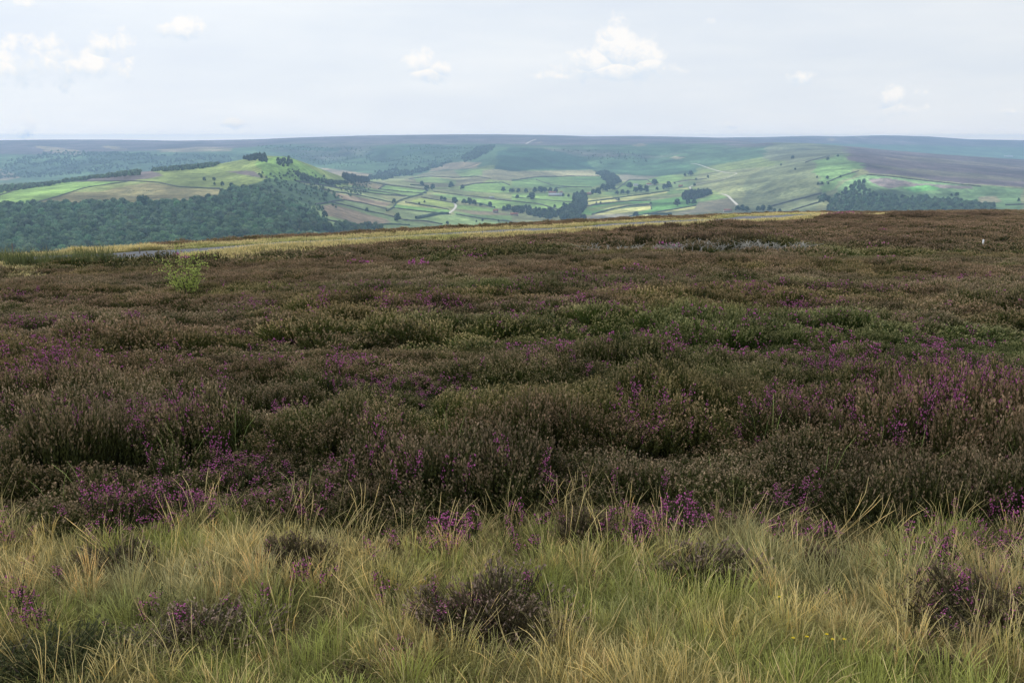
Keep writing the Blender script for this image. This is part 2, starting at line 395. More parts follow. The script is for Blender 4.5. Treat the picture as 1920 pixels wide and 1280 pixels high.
zone(c3((0, 365), (600, 355), (670, 400), (400, 405), (180, 410), (60, 425), (0, 420)), (.21, .2, .11), 1800, 5000)
zone(c3((340, 490), (600, 490), (560, 530), (400, 525)), GREEN, 1800, 5000)
zone(c3((420, 410), (700, 405), (740, 450), (600, 480)), (.12, .21, .07), 1800, 5000)
zone(c3((760, 400), (900, 380), (1140, 365), (1130, 400), (1000, 425), (820, 440), (800, 410)), (.2, .19, .13), 1800, 5000)
zone(c3((780, 490), (880, 430), (1010, 430), (1040, 460), (900, 500)), GREEN, 1800, 5000)
zone(c3((1010, 430), (1140, 395), (1290, 400), (1250, 440), (1060, 460)), BRIGHT, 1800, 5000)
zone(c3((800, 500), (1210, 455), (1460, 425), (1330, 480), (1180, 505), (700, 545)), (.14, .2, .075), 1800, 5000)
zone(c3((670, 530), (800, 500), (920, 505), (760, 545)), GREEN, 1800, 5000)
zone(c3((560, 570), (760, 555), (790, 590), (640, 600), (565, 622)), HAY, 1800, 5000)
zone(c3((800, 555), (1100, 520), (1320, 487), (1320, 497), (1000, 555), (860, 585), (790, 580)), HAY, 1800, 5000)
zone(c3((1180, 505), (1320, 497), (1280, 530), (1150, 540)), GREEN, 1800, 5000)
zone(c3((980, 565), (1280, 530), (1290, 560), (1040, 585), (870, 590)), (.17, .19, .09), 1800, 5000)
zone(c3((540, 650), (640, 610), (900, 590), (1040, 588), (1040, 612), (760, 650), (600, 690), (510, 690)), (.1, .21, .055), 1800, 5000)
zone(c3((560, 645), (760, 612), (900, 598), (900, 606), (600, 665)), OLIVE, 1800, 5000)
zone(c3((660, 655), (800, 620), (1035, 600), (1035, 612), (800, 640)), HAY, 1800, 5000, k=.7)
zone(c3((610, 690), (760, 655), (1040, 622), (1045, 650), (800, 680), (640, 692)), HAY, 1800, 5000)
zone(c3((1045, 585), (1300, 550), (1400, 590), (1380, 620), (1140, 655), (960, 690), (900, 680), (1045, 650)), (.1, .22, .06), 1800, 5000)
zone(c3((890, 710), (960, 690), (1200, 655), (1380, 622), (1370, 645), (1100, 680), (1000, 700)), HAY, 1800, 5000)
zone(c3((560, 710), (620, 692), (800, 685), (900, 690), (870, 715), (560, 725)), (.2, .19, .14), 1800, 5000)
zone(c3((1380, 580), (1500, 545), (1590, 545), (1620, 570), (1420, 595)), GREEN, 1800, 5000)
zone(c3((1390, 600), (1620, 565), (1690, 620), (1600, 660), (1200, 690), (1380, 645)), (.2, .185, .12), 1800, 5000)
zone(c3((1400, 380), (1920, 330), (1920, 660), (1710, 620), (1600, 540), (1500, 500), (1340, 480)), (.17, .185, .085), 1800, 5000, jit=5)
# right spur
zone([(1400, 330), (1560, 270), (1600, 300), (1610, 330), (1520, 400), (1390, 400)], (.13, .15, .075), 1800, 5000, jit=6)
zone(c4((330, 290), (570, 228), (650, 280), (690, 360), (560, 440), (400, 530), (360, 480), (390, 380)), (.12, .20, .07), 1800, 5000, jit=12)
zone(c4((0, 150), (560, 160), (700, 190), (560, 225), (280, 300), (0, 280)), (.125, .14, .08), 1800, 6000, jit=9)
zone([(1575, 262), (1700, 262), (2600, 290), (2600, 380), (1920, 352), (1800, 345), (1640, 327), (1610, 318), (1600, 300)], MOOR, 2300, 5600, jit=13)
zone(c4((690, 395), (900, 405), (1200, 440), (1560, 470), (1740, 480), (1920, 500), (1920, 660), (600, 660), (500, 500)), (.10, .165, .07), 1800, 4200, jit=5)
zone(c4((740, 430), (900, 420), (1120, 460), (1300, 470), (1560, 480), (1560, 500), (1200, 500), (1000, 480), (900, 500)), MOOR2, 1800, 4200, jit=6)
zone(c4((1000, 495), (1200, 470), (1300, 500), (1100, 530)), (.08, .2, .06), 1800, 4200, jit=5)
zone(c4((1560, 560), (1700, 555), (1780, 590), (1650, 620)), PINK, 1800, 4200, jit=6, k=.6)
zone(c4((900, 250), (1300, 270), (1920, 330), (1920, 350), (1300, 300), (950, 280)), (.15, .13, .09), 2300, 5600, jit=12, k=.6)
zone(c4((700, 300), (1000, 340), (1500, 380), (1920, 430), (1920, 450), (1300, 400), (800, 340)), (.13, .13, .08), 2300, 5600, jit=12, k=.6)
zone([(1440, 240), (2600, 240), (2600, 340), (1440, 340)], MOOR, 6500, jit=0)
zone([(1500, 268), (1600, 270), (1720, 272), (1820, 276), (2600, 280), (2600, 340), (1500, 340)], BRACK, 6500, jit=5)
# central knoll face, its shade put in as darker bracken, and scarp
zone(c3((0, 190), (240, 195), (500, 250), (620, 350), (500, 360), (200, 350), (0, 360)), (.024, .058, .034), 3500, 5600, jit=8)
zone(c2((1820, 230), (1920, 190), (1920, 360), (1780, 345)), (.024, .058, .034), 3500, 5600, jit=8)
zone(c2((1400, 310), (1540, 290), (1700, 300), (1640, 340), (1420, 350), (1300, 370)), TAN, 3500, 5600, jit=5)
zone(c2((60, 170), (300, 180), (660, 185), (620, 215), (300, 205)), DKG, 4500, jit=5)  # dark blue-green shade under the moor edge, painted into the land colour
zone(c2((1060, 160), (1360, 165), (1300, 210), (1160, 260), (1080, 230)), DKG, 4500, jit=7, k=.7)
zone(c3((700, 290), (1000, 270), (1340, 310), (1400, 370), (1100, 400), (700, 380)), (.06, .12, .055), 3000, 6000, jit=7)
for (u, v, s) in ((1010, 267, 9), (1200, 272, 14), (1270, 296, 12), (1560, 262, 10), (1205, 271, 8)):
    zone([(u - s, v), (u, v - 3), (u + s, v), (u, v + 3)], TAN, 3500, jit=4, k=.8)
# broad mottling, streaks of wear and vegetation
cn = lambda f, k: np.clip(1 + (f - .5) * k, .35, 1.8)[..., None]
mot = cn(n1, 1.3) * cn(n2, 1.3) * cn(fbm(XX / 190, YY / 45, 57, 4), 1.1)
C *= mot * 1.02
stp = (steep * (YY > 2600))[..., None]
C *= 1 + stp * (cn(fbm(XX / 75, YY / 120, 53, 5), 3.2) - 1)
wd = sstep(.54, .62, fbm(XX / 230, YY / 260, 58, 4)) * steep * (YY > 3600) * (1 - top)
C = C * (1 - .7 * wd[..., None]) + np.array((.03, .065, .04)) * .7 * wd[..., None]
scr = sstep(.56, .7, fbm(XX / 28, YY / 28, 51, 3)) * steep * (YY > 3200)
C = C * (1 - .55 * scr[..., None]) + np.array(SCR) * .55 * scr[..., None]
nA, nY = len(A), len(ys)
idx = np.arange(nA * nY).reshape(nY, nA)
Q = np.stack([idx[:-1, :-1], idx[:-1, 1:], idx[1:, 1:], idx[1:, :-1]], -1).reshape(-1, 4)
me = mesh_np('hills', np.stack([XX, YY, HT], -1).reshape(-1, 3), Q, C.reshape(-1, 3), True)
m, nt = new_mat('hill_land')
at_ = N(nt, 'ShaderNodeAttribute', attribute_name='Col'); geo = N(nt, 'ShaderNodeTexCoord')
f1 = noise(nt, .06, 5, .65, geo.outputs['Object']); f2 = noise(nt, .25, 4, .6, geo.outputs['Object'])
cc = mixc(nt, 1.0, at_.outputs['Color'], ramp(nt, f1, [(.32, (.5, .55, .52)), (.5, (1, 1, 1)), (.68, (1.5, 1.42, 1.35))]), 'MULTIPLY')
cc = mixc(nt, 1.0, cc, ramp(nt, f2, [(.3, (.75, .75, .75)), (.7, (1.22, 1.22, 1.22))]), 'MULTIPLY')
finish(nt, cc, .95, .05, bump=mth(nt, 'ADD', f1, mth(nt, 'MULTIPLY', f2, .5)), bstr=.6, bdist=5)
tag(link('hills', me, m), kind='structure')
del Q, me

# ------------------------------------------------------------------ generic leafy crowns
def leaf_cloud(buf, centres, radii, n, size, crng, shade=1.0, flat=.85):
    cs = np.asarray(centres, float); rs = np.asarray(radii, float)
    w = rs ** 2; k = crng.choice(len(cs), n, p=w / w.sum())
    d = crng.normal(size=(n, 3)); d /= np.linalg.norm(d, axis=1)[:, None]
    d[:, 2] = np.where(d[:, 2] < -.35, -d[:, 2], d[:, 2])
    rr = rs[k] * crng.uniform(.72, 1.08, n)
    p = cs[k] + d * rr[:, None] * np.array([1, 1, flat])
    nrm = d + crng.normal(size=(n, 3)) * .55; nrm /= np.linalg.norm(nrm, axis=1)[:, None]
    s = np.cross(nrm, crng.normal(size=(n, 3))); s /= np.linalg.norm(s, axis=1)[:, None]; t = np.cross(nrm, s)
    sz = size * crng.uniform(.6, 1.4, n)[:, None]
    V = np.stack([p - s * sz - t * sz * .6, p + s * sz - t * sz * .5, p + s * sz * .7 + t * sz, p - s * sz * .6 + t * sz * .9], 1).reshape(-1, 3)
    g = np.repeat(crng.uniform(0, 1, n), 4)
    z = V[:, 2]; h = (z - z.min()) / (np.ptp(z) + 1e-6)
    buf.add(V, Q=np.arange(4 * n).reshape(-1, 4), C=np.stack([h * 0 + .6, g, h * 0], 1))

def ico(sub=1):
    import bmesh
    bm = bmesh.new(); bmesh.ops.create_icosphere(bm, subdivisions=sub, radius=1)
    V = np.array([v.co[:] for v in bm.verts]); T = np.array([[v.index for v in f.verts] for f in bm.faces]); bm.free(); return V, T
ICO1 = ico(1); ICO2 = ico(2)

def crown_mesh(name, w, h, n_lobe, n_leaf, leaf, seed, conifer=False, zlow=.25):
    """crown of half-width w, tree height h, standing at z = 0"""
    g = np.random.default_rng(seed); b = Buf()
    cs = []; rs = []
    if conifer:
        for i in range(7):
            f = i / 6; cs.append((g.normal() * .05 * w, g.normal() * .05 * w, h * (.22 + .7 * f))); rs.append(w * (1.0 - .8 * f) * g.uniform(.85, 1.1))
    else:
        for i in range(n_lobe):
            an = i * 2.4 + g.uniform(-.4, .4); f = (i + .5) / n_lobe; r = w * .62 * math.sqrt(1 - abs(2 * f - .75) ** 2 * .35) * g.uniform(.6, 1.1)
            cs.append((math.cos(an) * r * (1.1 - .8 * f), math.sin(an) * r * (1.1 - .8 * f), h * (zlow + .12 + (.78 - zlow) * f) + g.normal() * .03 * h)); rs.append(w * g.uniform(.36, .56))
    for c, r in zip(cs, rs):
        V = ICO1[0] * (1 + .15 * g.normal(size=(len(ICO1[0]), 1))) * r * .82 * np.array([1, 1, .85]) + np.array(c)
        b.add(V, T=ICO1[1], C=(.6, .2, 0))
    leaf_cloud(b, cs, rs, n_leaf, leaf, g)
    return b.mesh(name)
def trunk_mesh(name, h, r, seed, top=.6):
    g = np.random.default_rng(seed); b = Buf()
    p = [(0, 0, -.6)] + [(g.normal() * .03 * h * f, g.normal() * .03 * h * f, h * f * top) for f in (.15, .4, .7, 1)]
    tube(b, p, [r * 1.3, r, r * .8, r * .6, r * .3], 7, (.3, .4, 0))
    for i in range(5):
        an = i * 1.3 + g.uniform(0, .6); z0 = h * top * g.uniform(.35, .7); l = h * .22
        tube(b, [(0, 0, z0), (math.cos(an) * l * .5, math.sin(an) * l * .5, z0 + l * .45), (math.cos(an) * l, math.sin(an) * l, z0 + l * .8)], [r * .4, r * .28, r * .1], 5, (.3, .4, 0))
    return b.mesh(name)
M_LEAF_I = plant_mat('woodland_leaves', (.05, .07, .03), (.085, .135, .06), (.05, .10, .035), trans=.15)
M_LEAF = plant_mat('tree_leaves', (.03, .045, .02), (.042, .085, .033), (.05, .10, .035), tint=(1, 1, 1), trans=.12)
M_BARK = simple_mat('tree_bark', (.07, .055, .04), (.13, .105, .08), 3)

# ------------------------------------------------------------------ scattering (stuff only)
def scatter(name, pos, rot, scl, tint, idx, variants, label, cat='ground cover'):
    """points carry rotation, scale, tint and which variant stands there"""
    me = bpy.data.meshes.new(name); n = len(pos)
    me.vertices.add(n); me.vertices.foreach_set('co', np.asarray(pos, np.float32).ravel())
    for nm, ty, key, arr in (('rot', 'FLOAT_VECTOR', 'vector', rot), ('scl', 'FLOAT_VECTOR', 'vector', scl)):
        a = me.attributes.new(nm, ty, 'POINT'); a.data.foreach_set(key, np.asarray(arr, np.float32).ravel())
    a = me.attributes.new('tint', 'FLOAT_COLOR', 'POINT'); t4 = np.ones((n, 4), np.float32); t4[:, :3] = tint; a.data.foreach_set('color', t4.ravel())
    a = me.attributes.new('kind_index', 'INT', 'POINT'); a.data.foreach_set('value', np.asarray(idx, np.int32))
    o = link(name, me)
    tag(o, label, cat, kind='stuff')
    g = bpy.data.node_groups.new(name + '_scatter', 'GeometryNodeTree')
    g.interface.new_socket('Geometry', in_out='INPUT', socket_type='NodeSocketGeometry')
    g.interface.new_socket('Geometry', in_out='OUTPUT', socket_type='NodeSocketGeometry')
    gi = g.nodes.new('NodeGroupInput'); go = g.nodes.new('NodeGroupOutput')
    iop = g.nodes.new('GeometryNodeInstanceOnPoints'); g.links.new(gi.outputs[0], iop.inputs['Points'])
    j = g.nodes.new('GeometryNodeJoinGeometry')
    for v in reversed(variants):
        oi = g.nodes.new('GeometryNodeObjectInfo'); oi.inputs['Object'].default_value = v; oi.inputs['As Instance'].default_value = True
        g.links.new(oi.outputs['Geometry'], j.inputs[0])
    g.links.new(j.outputs[0], iop.inputs['Instance']); iop.inputs['Pick Instance'].default_value = True
    def att(nm, ty):
        a = g.nodes.new('GeometryNodeInputNamedAttribute'); a.data_type = ty; a.inputs['Name'].default_value = nm; return a.outputs['Attribute']
    g.links.new(att('kind_index', 'INT'), iop.inputs['Instance Index'])
    g.links.new(att('rot', 'FLOAT_VECTOR'), iop.inputs['Rotation'])
    g.links.new(att('scl', 'FLOAT_VECTOR'), iop.inputs['Scale'])
    g.links.new(iop.outputs[0], go.inputs[0])
    md = o.modifiers.new('scatter', 'NODES'); md.node_group = g
    return o
def proto(name, me, mat):
    return link(name, me, mat, scene=False)

# ------------------------------------------------------------------ woods
BIGT = [proto('broadleaf_form', crown_mesh('broadleaf_form', 5.6 + .6 * i, 9.5 + .8 * i, 12, 1100, .5, 100 + i, zlow=.1), M_LEAF_I) for i in range(5)]
PINT = [proto('pine_form', crown_mesh('pine_form', 2.6, 10 + i, 8, 500, .45, 120 + i, conifer=True), M_LEAF_I) for i in range(3)]
def wood(name, poly, step, h, label, ymin=700, ymax=9000, kinds=None, dens=1.0, tint=(1, 1, 1), tv=.25, thr=0.0, hs=1.0):
    """trees on a jittered grid over the ground that shows inside an outline"""
    kinds = kinds or BIGT
    p = np.asarray(poly, float)
    a, _ = ray(p[:, 0], p[:, 1])
    ok = inside(poly, U, VV) & (YY >= ymin) & (YY <= ymax)
    if not ok.any(): return
    x0, x1, y0, y1 = XX[ok].min(), XX[ok].max(), YY[ok].min(), YY[ok].max()
    gx, gy_ = np.meshgrid(np.arange(x0, x1, step), np.arange(y0, y1, step))
    gx = gx.ravel() + rng.uniform(-.48, .48, gx.size) * step; gy_ = gy_.ravel() + rng.uniform(-.48, .48, gy_.size) * step
    z = terrain_z(gx, gy_); u, v = proj(gx, gy_, z)
    jt = 34 if name == 'valley_wood' else 14
    k = inside(poly, u + (fbm(gx / 45, gy_ / 45, 65, 3) - .5) * jt, v + (fbm(gx / 45, gy_ / 45, 66, 3) - .5) * jt * .22) & (rng.uniform(size=len(gx)) < dens)
    if thr: k &= fbm(gx / 60, gy_ / 60, 61, 3) > thr
    gx, gy_, z = gx[k], gy_[k], z[k]; n = len(gx)
    s = h / 11 * rng.uniform(.7, 1.25, n) * (.85 + .3 * fbm(gx / 80, gy_ / 80, 63, 2))
    rot = np.stack([rng.normal(0, .05, n), rng.normal(0, .05, n), rng.uniform(0, 6.3, n)], 1)
    tn = np.array(tint)[None] * (1 + rng.normal(0, tv, (n, 1)).clip(-.5, .6)) * (1 + rng.normal(0, .06, (n, 3)))
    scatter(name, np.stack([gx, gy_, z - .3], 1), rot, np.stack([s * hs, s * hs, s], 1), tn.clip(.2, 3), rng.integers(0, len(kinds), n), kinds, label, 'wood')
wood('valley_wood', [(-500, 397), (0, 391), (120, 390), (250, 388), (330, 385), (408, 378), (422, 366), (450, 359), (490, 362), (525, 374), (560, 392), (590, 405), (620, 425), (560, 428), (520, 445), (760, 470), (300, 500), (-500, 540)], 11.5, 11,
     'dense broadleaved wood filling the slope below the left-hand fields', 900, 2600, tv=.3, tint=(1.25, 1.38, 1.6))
wood('ridge_wood', [(-500, 378), (0, 362), (60, 353), (120, 344), (190, 335), (262, 329), (262, 317), (200, 322), (120, 330), (0, 344), (-500, 352)], 9.5, 6.5,
     'belt of trees along the back of the green and brown spur', 1700, 3000, tv=.35, tint=(1.45, 1.4, 1.35), dens=.6)
wood('ridge_wood', [(285, 322), (330, 321), (400, 314), (410, 308), (340, 310), (290, 314)], 9, 6,
     'short belt of trees on the spur below its pine-topped summit', 1700, 3000, tint=(1.3, 1.3, 1.3), dens=.75)
wood('scrub', [(430, 345), (520, 315), (560, 318), (640, 342), (700, 345), (690, 362), (620, 378), (645, 388), (590, 402), (540, 385), (470, 346)], 11, 4.5,
     'scattered scrub and small trees on the bracken slope of the spur', 1500, 3300, dens=.5, thr=.46, tv=.3, tint=(1.15, 1.2, 1.3))
wood('hillside_wood', c2((300, 385), (340, 390), (420, 420), (520, 440), (640, 450), (720, 462), (620, 470), (480, 462), (340, 440)), 9, 8,
     'dark belt of trees above the top of the valley fields', 1500, 3300, tint=(.8, .8, .85))
wood('hillside_wood', c2((150, 290), (230, 275), (290, 300), (280, 335), (180, 325)), 9, 7, 'dark clump of trees hanging below the rounded spur top', 1500, 3300, tint=(.8, .8, .85))
wood('pine_clump', c2((655, 385), (760, 390), (840, 430), (840, 455), (720, 450), (660, 430)), 10, 15, 'group of tall pines on the saddle behind the valley fields', 1800, 4000, kinds=PINT, tint=(.6, .6, .7), hs=1.3)
wood('pine_clump', c1((1720, 265), (1780, 245), (1920, 245), (1990, 262), (2010, 300), (1900, 290), (1850, 278)), 9, 10, 'dark pine plantation on the summit of the spur', 1800, 3000, kinds=PINT, tint=(.6, .6, .7), hs=1.5)
wood('valley_wood', c2((830, 430), (900, 375), (1040, 350), (1180, 360), (1260, 340), (1420, 290), (1480, 300), (1330, 350), (1190, 390), (1040, 400), (980, 430)), 13, 9,
     'trees along the foot of the scarp behind the spur', 2800, 5600, dens=.7, thr=.4)
wood('hillside_wood', c2((1540, 270), (1640, 200), (1760, 150), (1800, 180), (1760, 210), (1680, 260), (1560, 300)), 14, 9, 'trees climbing the steep side of the round knoll', 3500, 5600, dens=.8)
wood('scrub', c2((1100, 180), (1400, 170), (1660, 180), (1560, 260), (1300, 320), (1060, 330), (900, 330)), 22, 5.5, 'scattered bushes over the far scarp left of the knoll', 3500, 6000, dens=.8, thr=.5, tint=(1.1, 1.2, 1.1))
wood('scrub', c2((0, 170), (600, 190), (860, 180), (900, 300), (600, 340), (400, 300)), 24, 5.5, 'scattered bushes on the hazy bank behind the spur', 3800, 6000, dens=.8, thr=.5, tint=(1.1, 1.2, 1.1))
wood('scrub', [(-300, 300), (0, 300), (110, 284), (270, 288), (440, 293), (440, 318), (250, 318), (100, 332), (-300, 345)], 20, 8, 'hazy blue woodland on the far scarp behind the spur', 4000, 6200, dens=.9, thr=.46, tint=(1.1, 1.2, 1.1))
wood('scrub', c3((300, 200), (900, 220), (1100, 300), (700, 330), (560, 280)), 34, 6, 'bushes dotted over the dark bank above the valley head', 3500, 6000, thr=.48)
wood('stream_wood', c3((480, 560), (555, 545), (560, 620), (510, 680), (540, 735), (430, 760), (340, 700), (400, 640), (470, 620)), 11, 11, 'thick line of trees along the stream in the middle of the valley', 1700, 4500, tint=(.75, .78, .8))
wood('stream_wood', c3((0, 650), (130, 640), (230, 665), (330, 670), (340, 720), (240, 725), (130, 700), (0, 680)), 12, 9, 'belt of trees and bushes left of the stream at the valley bottom', 1700, 4500, tint=(.8, .83, .85), dens=.9)
wood('stream_wood', c3((640, 380), (700, 370), (800, 420), (800, 455), (740, 470), (660, 405)), 11, 10, 'trees running down the gully to the valley farms', 2500, 5000, tint=(.75, .78, .8))
wood('plantation', c3((1290, 540), (1300, 525), (1480, 520), (1492, 540), (1380, 575), (1290, 585)), 8, 13, 'square dark plantation beside the pale winding track', 1900, 4500, kinds=PINT, tint=(.6, .62, .7), hs=1.7)
wood('hillside_wood', c4((380, 560), (410, 545), (470, 570), (560, 525), (690, 440), (725, 440), (710, 500), (840, 540), (1000, 560), (1250, 570), (1500, 600), (1700, 640), (1720, 690), (440, 690), (460, 600), (360, 600)), 10, 9,
     'broad dark wood on the lower slope of the moorland spur', 1500, 4500, tint=(1.1, 1.15, 1.15), dens=.62, tv=.35)
wood('valley_wood', c2((150, 740), (330, 700), (440, 755), (520, 800), (630, 800), (680, 770), (760, 800), (930, 800), (930, 850), (600, 860), (520, 830), (440, 830), (250, 850), (150, 800)), 12, 10,
     'trees along the hollow at the foot of the wooded spur', 1000, 3500, dens=.8)

# ------------------------------------------------------------------ trees one can tell apart
TREE_C = [crown_mesh('crown', 4.8 + .4 * i, 9.5 + .5 * i, 9, 450, .6, 200 + i, zlow=.12) for i in range(4)]
TREE_T = [trunk_mesh('trunk', 9.5, .35, 210 + i) for i in range(4)]
for q in TREE_C: q.materials.append(M_LEAF)
for q in TREE_T: q.materials.append(M_BARK)
TREES = [  # base pixel, crown height in photo pixels, label
    (609, 409, 13, 'round dark tree alone in the rough field beside the wooded spur', None),
    (746, 415, 14, 'large dark tree on the boundary below the striped fields', None),
    (705, 424, 8, 'small tree in the lowest pinkish field of the valley', None),
    (688, 397, 7, 'small round tree on a long boundary in the striped fields', None),
    (739, 381, 8, 'tree at the corner where the cross boundary meets the striped fields', None),
    (610, 370, 9, 'bushy tree at the left end of the uppermost striped field', None),
    (791, 348, 8, 'left one of the trees at the top end of the striped fields', None),
    (801, 357, 9, 'bushy tree where the boundaries meet above the green strips', None),
    (811, 357, 11, 'broad tree at the head of the sloping cross boundary', None),
    (846, 352, 10, 'round tree by itself left of the bright green upper field', None),
    (867, 355, 8, 'low spreading tree at the left corner of the bright upper field', None),
    (944, 360, 9, 'round tree on the lower edge of the bright upper field', None),
    (957, 361, 7, 'small tree just right of the round one under the bright upper field', None),
    (828, 375, 7, 'pair-like small tree left of the bend in the lane', None),
    (834, 376, 6, 'smaller tree close to the lane above its bend', None),
    (852, 382, 11, 'round tree standing at the bend of the pale lane', None),
    (870, 383, 9, 'left end tree of the clump beside the bright strip', None),
    (880, 384, 12, 'tallest tree of the clump beside the bright strip', None),
    (889, 385, 10, 'right end tree of the clump beside the bright strip', None),
    (901, 387, 6, 'bush trailing off the clump beside the bright strip', None),
    (919, 388, 9, 'tree at the right end of the bright strip by the red house', None),
    (945, 396, 9, 'tree right beside the little red-roofed house', None),
    (953, 396, 12, 'tall tree behind the little red-roofed house', None),
    (962, 397, 9, 'tree between the red-roofed house and the stream wood', None),
    (839, 421, 6, 'low bush above the dark verge under the lane', None),
    (796, 380, 4, 'low bush on the pale strip below the sloping boundary', None),
    (786, 383, 4, 'small bush left of the low one on the pale strip', None),
    (893, 417, 4, 'tiny bush on the lowest field boundary right of the lane', None),
    (905, 415, 5, 'bush on the lowest boundary near the moor edge', None),
    (935, 416, 4, 'small bush by the moor edge below the red-roofed house', None),
    (997, 374, 13, 'large spreading tree in the bright pasture left of the farm', None),
    (970, 373, 7, 'small round tree left of the large one in the bright pasture', None),
    (1057, 387, 7, 'round tree in the pasture just left of the stream wood', None),
    (1040, 390, 6, 'thin little tree in the pasture below the farm', None),
    (962, 361, 7, 'left end tree of the row behind the bright pasture', None),
    (972, 362, 8, 'second tree of the row behind the bright pasture', None),
    (986, 362, 8, 'paler tree in the row behind the bright pasture', None),
    (1003, 361, 9, 'tree at the left of the grove behind the long farm', None),
    (1013, 361, 11, 'tallest tree of the grove behind the long farm', None),
    (1021, 361, 9, 'tree at the right of the grove behind the long farm', None),
    (1032, 361, 9, 'tree behind the roof of the long farm', None),
    (1042, 361, 8, 'tree at the right end of the long farm', None),
    (1056, 369, 6, 'low wide bush beside the long farm yard', None),
    (1066, 370, 6, 'second low bush to the right of the long farm yard', None),
    (1082, 365, 6, 'small tree left of the middle farmhouse', None),
    (1092, 366, 9, 'dark tree immediately left of the middle farmhouse', None),
    (1112, 365, 10, 'tree immediately right of the middle farmhouse', None),
    (1121, 366, 13, 'large tree between the middle farmhouse and the gully trees', None),
    (1130, 358, 12, 'left tree of the dark grove below the gully', None),
    (1139, 359, 13, 'middle tree of the dark grove below the gully', None),
    (1148, 357, 12, 'right tree of the dark grove below the gully', None),
    (1157, 365, 7, 'tree at the left end of the row above the hay strips', None),
    (1167, 365, 9, 'full tree in the row above the hay strips', None),
    (1177, 364, 7, 'tree at the right end of the row above the hay strips', None),
    (1180, 353, 11, 'round tree just left of the twin white farmhouses', None),
    (1191, 361, 9, 'lower left tree of the group under the twin farmhouses', None),
    (1200, 361, 13, 'tallest tree of the group under the twin farmhouses', None),
    (1211, 360, 11, 'right tree of the group under the twin farmhouses', None),
    (1227, 347, 11, 'round tree just right of the twin white farmhouses', None),
    (1232, 357, 6, 'bush on the pale track right of the twin farmhouses', None),
    (1245, 356, 10, 'left one of two trees at the end of the farm track', None),
    (1254, 354, 12, 'right one of two trees at the end of the farm track', None),
    (1265, 345, 3, 'tiny bush on the track above the green paddock', None),
    (1270, 387, 13, 'broad tree below the square plantation', None),
    (1290, 384, 11, 'tree at the lower left foot of the square plantation', None),
    (1301, 383, 9, 'tree at the lower right foot of the square plantation', None),
    (1192, 407, 10, 'dark round tree close above the moor edge by the hay field', None),
    (1160, 376, 4, 'little tree at the meeting of the two hay fields', None),
    (1118, 383, 4, 'left one of two tiny trees under the first hay field', None),
    (1126, 382, 4, 'right one of two tiny trees under the first hay field', None),
    (1220, 383, 4, 'tiny tree at the end of the middle hay strip', None),
    (1295, 330, 9, 'tree on the bracken bank at the head of the valley', None),
    (1284, 331, 6, 'smaller tree left of the one on the bracken bank', None),
    (1327, 334, 5, 'small tree where the moor track crosses the wall', None),
    (1302, 349, 5, 'small tree at the end of the upper wall by the track', None),
    (1305, 338, 4, 'tiny bush on the upper track wall', None),
    (1383, 396, 10, 'tree beside the house at the moor edge', None),
    (1391, 396, 11, 'tall tree right of the house at the moor edge', None),
    (1400, 397, 10, 'tree at the right of the clump by the moor edge house', None),
    (1421, 396, 9, 'left tree of the clump between the house and the wall', None),
    (1430, 396, 11, 'tall tree of the clump left of the long wall', None),
    (1443, 396, 10, 'round tree at the lower end of the long wall', None),
    (1452, 397, 6, 'small tree right of the round one by the long wall', None),
    (1462, 398, 6, 'last small tree along the moor edge before the open slope', None),
    (1486, 299, 7, 'lone tree high on the pale slope left of the green bank', None),
    (1464, 311, 4, 'tiny bush on the pale open slope', None),
    (1491, 319, 4, 'tiny bush below the lone tree on the pale slope', None),
    (1552, 301, 6, 'dark tree near the top of the bright green bank', None),
    (1551, 336, 6, 'dark tree in the middle of the bright green bank', None),
    (1532, 334, 4, 'small bush left of the middle of the green bank', None),
    (1534, 347, 5, 'left bush of the pair low on the green bank', None),
    (1541, 347, 6, 'right bush of the pair low on the green bank', None),
    (1553, 346, 4, 'small bush right of the pair low on the green bank', None),
    (1576, 333, 4, 'small bush on the right edge of the green bank', None),
    (1571, 294, 4, 'little tree at the crest of the green bank', None),
    (1794, 368, 7, 'dark bush on the green slope above the right-hand wood', None),
    (1784, 368, 5, 'smaller bush beside the dark one above the right-hand wood', None),
    (1910, 378, 6, 'bush on the green slope at the right end of the ridge', None),
    (383, 339, 7, 'left tree of the two on the grassy spur', None),
    (401, 339, 6, 'right tree of the two on the grassy spur', None),
    (417, 349, 8, 'dark thorn just above the wood on the spur', None),
    (402, 347, 5, 'small thorn beside the wall corner on the spur', None),
    (434, 351, 8, 'tree at the upper corner of the valley wood', None),
    (268, 393, 24, 'tallest round tree standing up from the edge of the big wood', None),
    (282, 392, 17, 'second tall tree right of the tallest at the wood edge', None),
    (232, 392, 14, 'spreading tree left of the tallest at the wood edge', None),
    (104, 394, 13, 'broad tree at the wood edge below the bright green field', None),
    (187, 393, 14, 'tree at the wood edge below the wall junction', None),
    (38, 396, 13, 'tree at the wood edge under the left end of the green field', None),
]
tp = None
for i, (u, v, hp, lab, grp) in enumerate(TREES):
    x, y, z = at(u, v, 1000)
    h = hp / F * y * 1.12
    k = i % 4
    t = bpy.data.objects.new('tree', None); COL.objects.link(t); t.location = (x, y, z - .3)
    s = h / (9.5 + .5 * k) * .93
    t.scale = (s * random.uniform(.95, 1.25), s * random.uniform(.95, 1.25), s); t.rotation_euler = (0, 0, random.uniform(0, 6.28)); t.empty_display_size = .1
    tag(t, lab, 'tree', 'single trees and bushes among the valley fields' if y > 1700 else 'trees along the top edge of the big wood')
    link('crown', TREE_C[k], None, t); link('trunk', TREE_T[k], None, t)

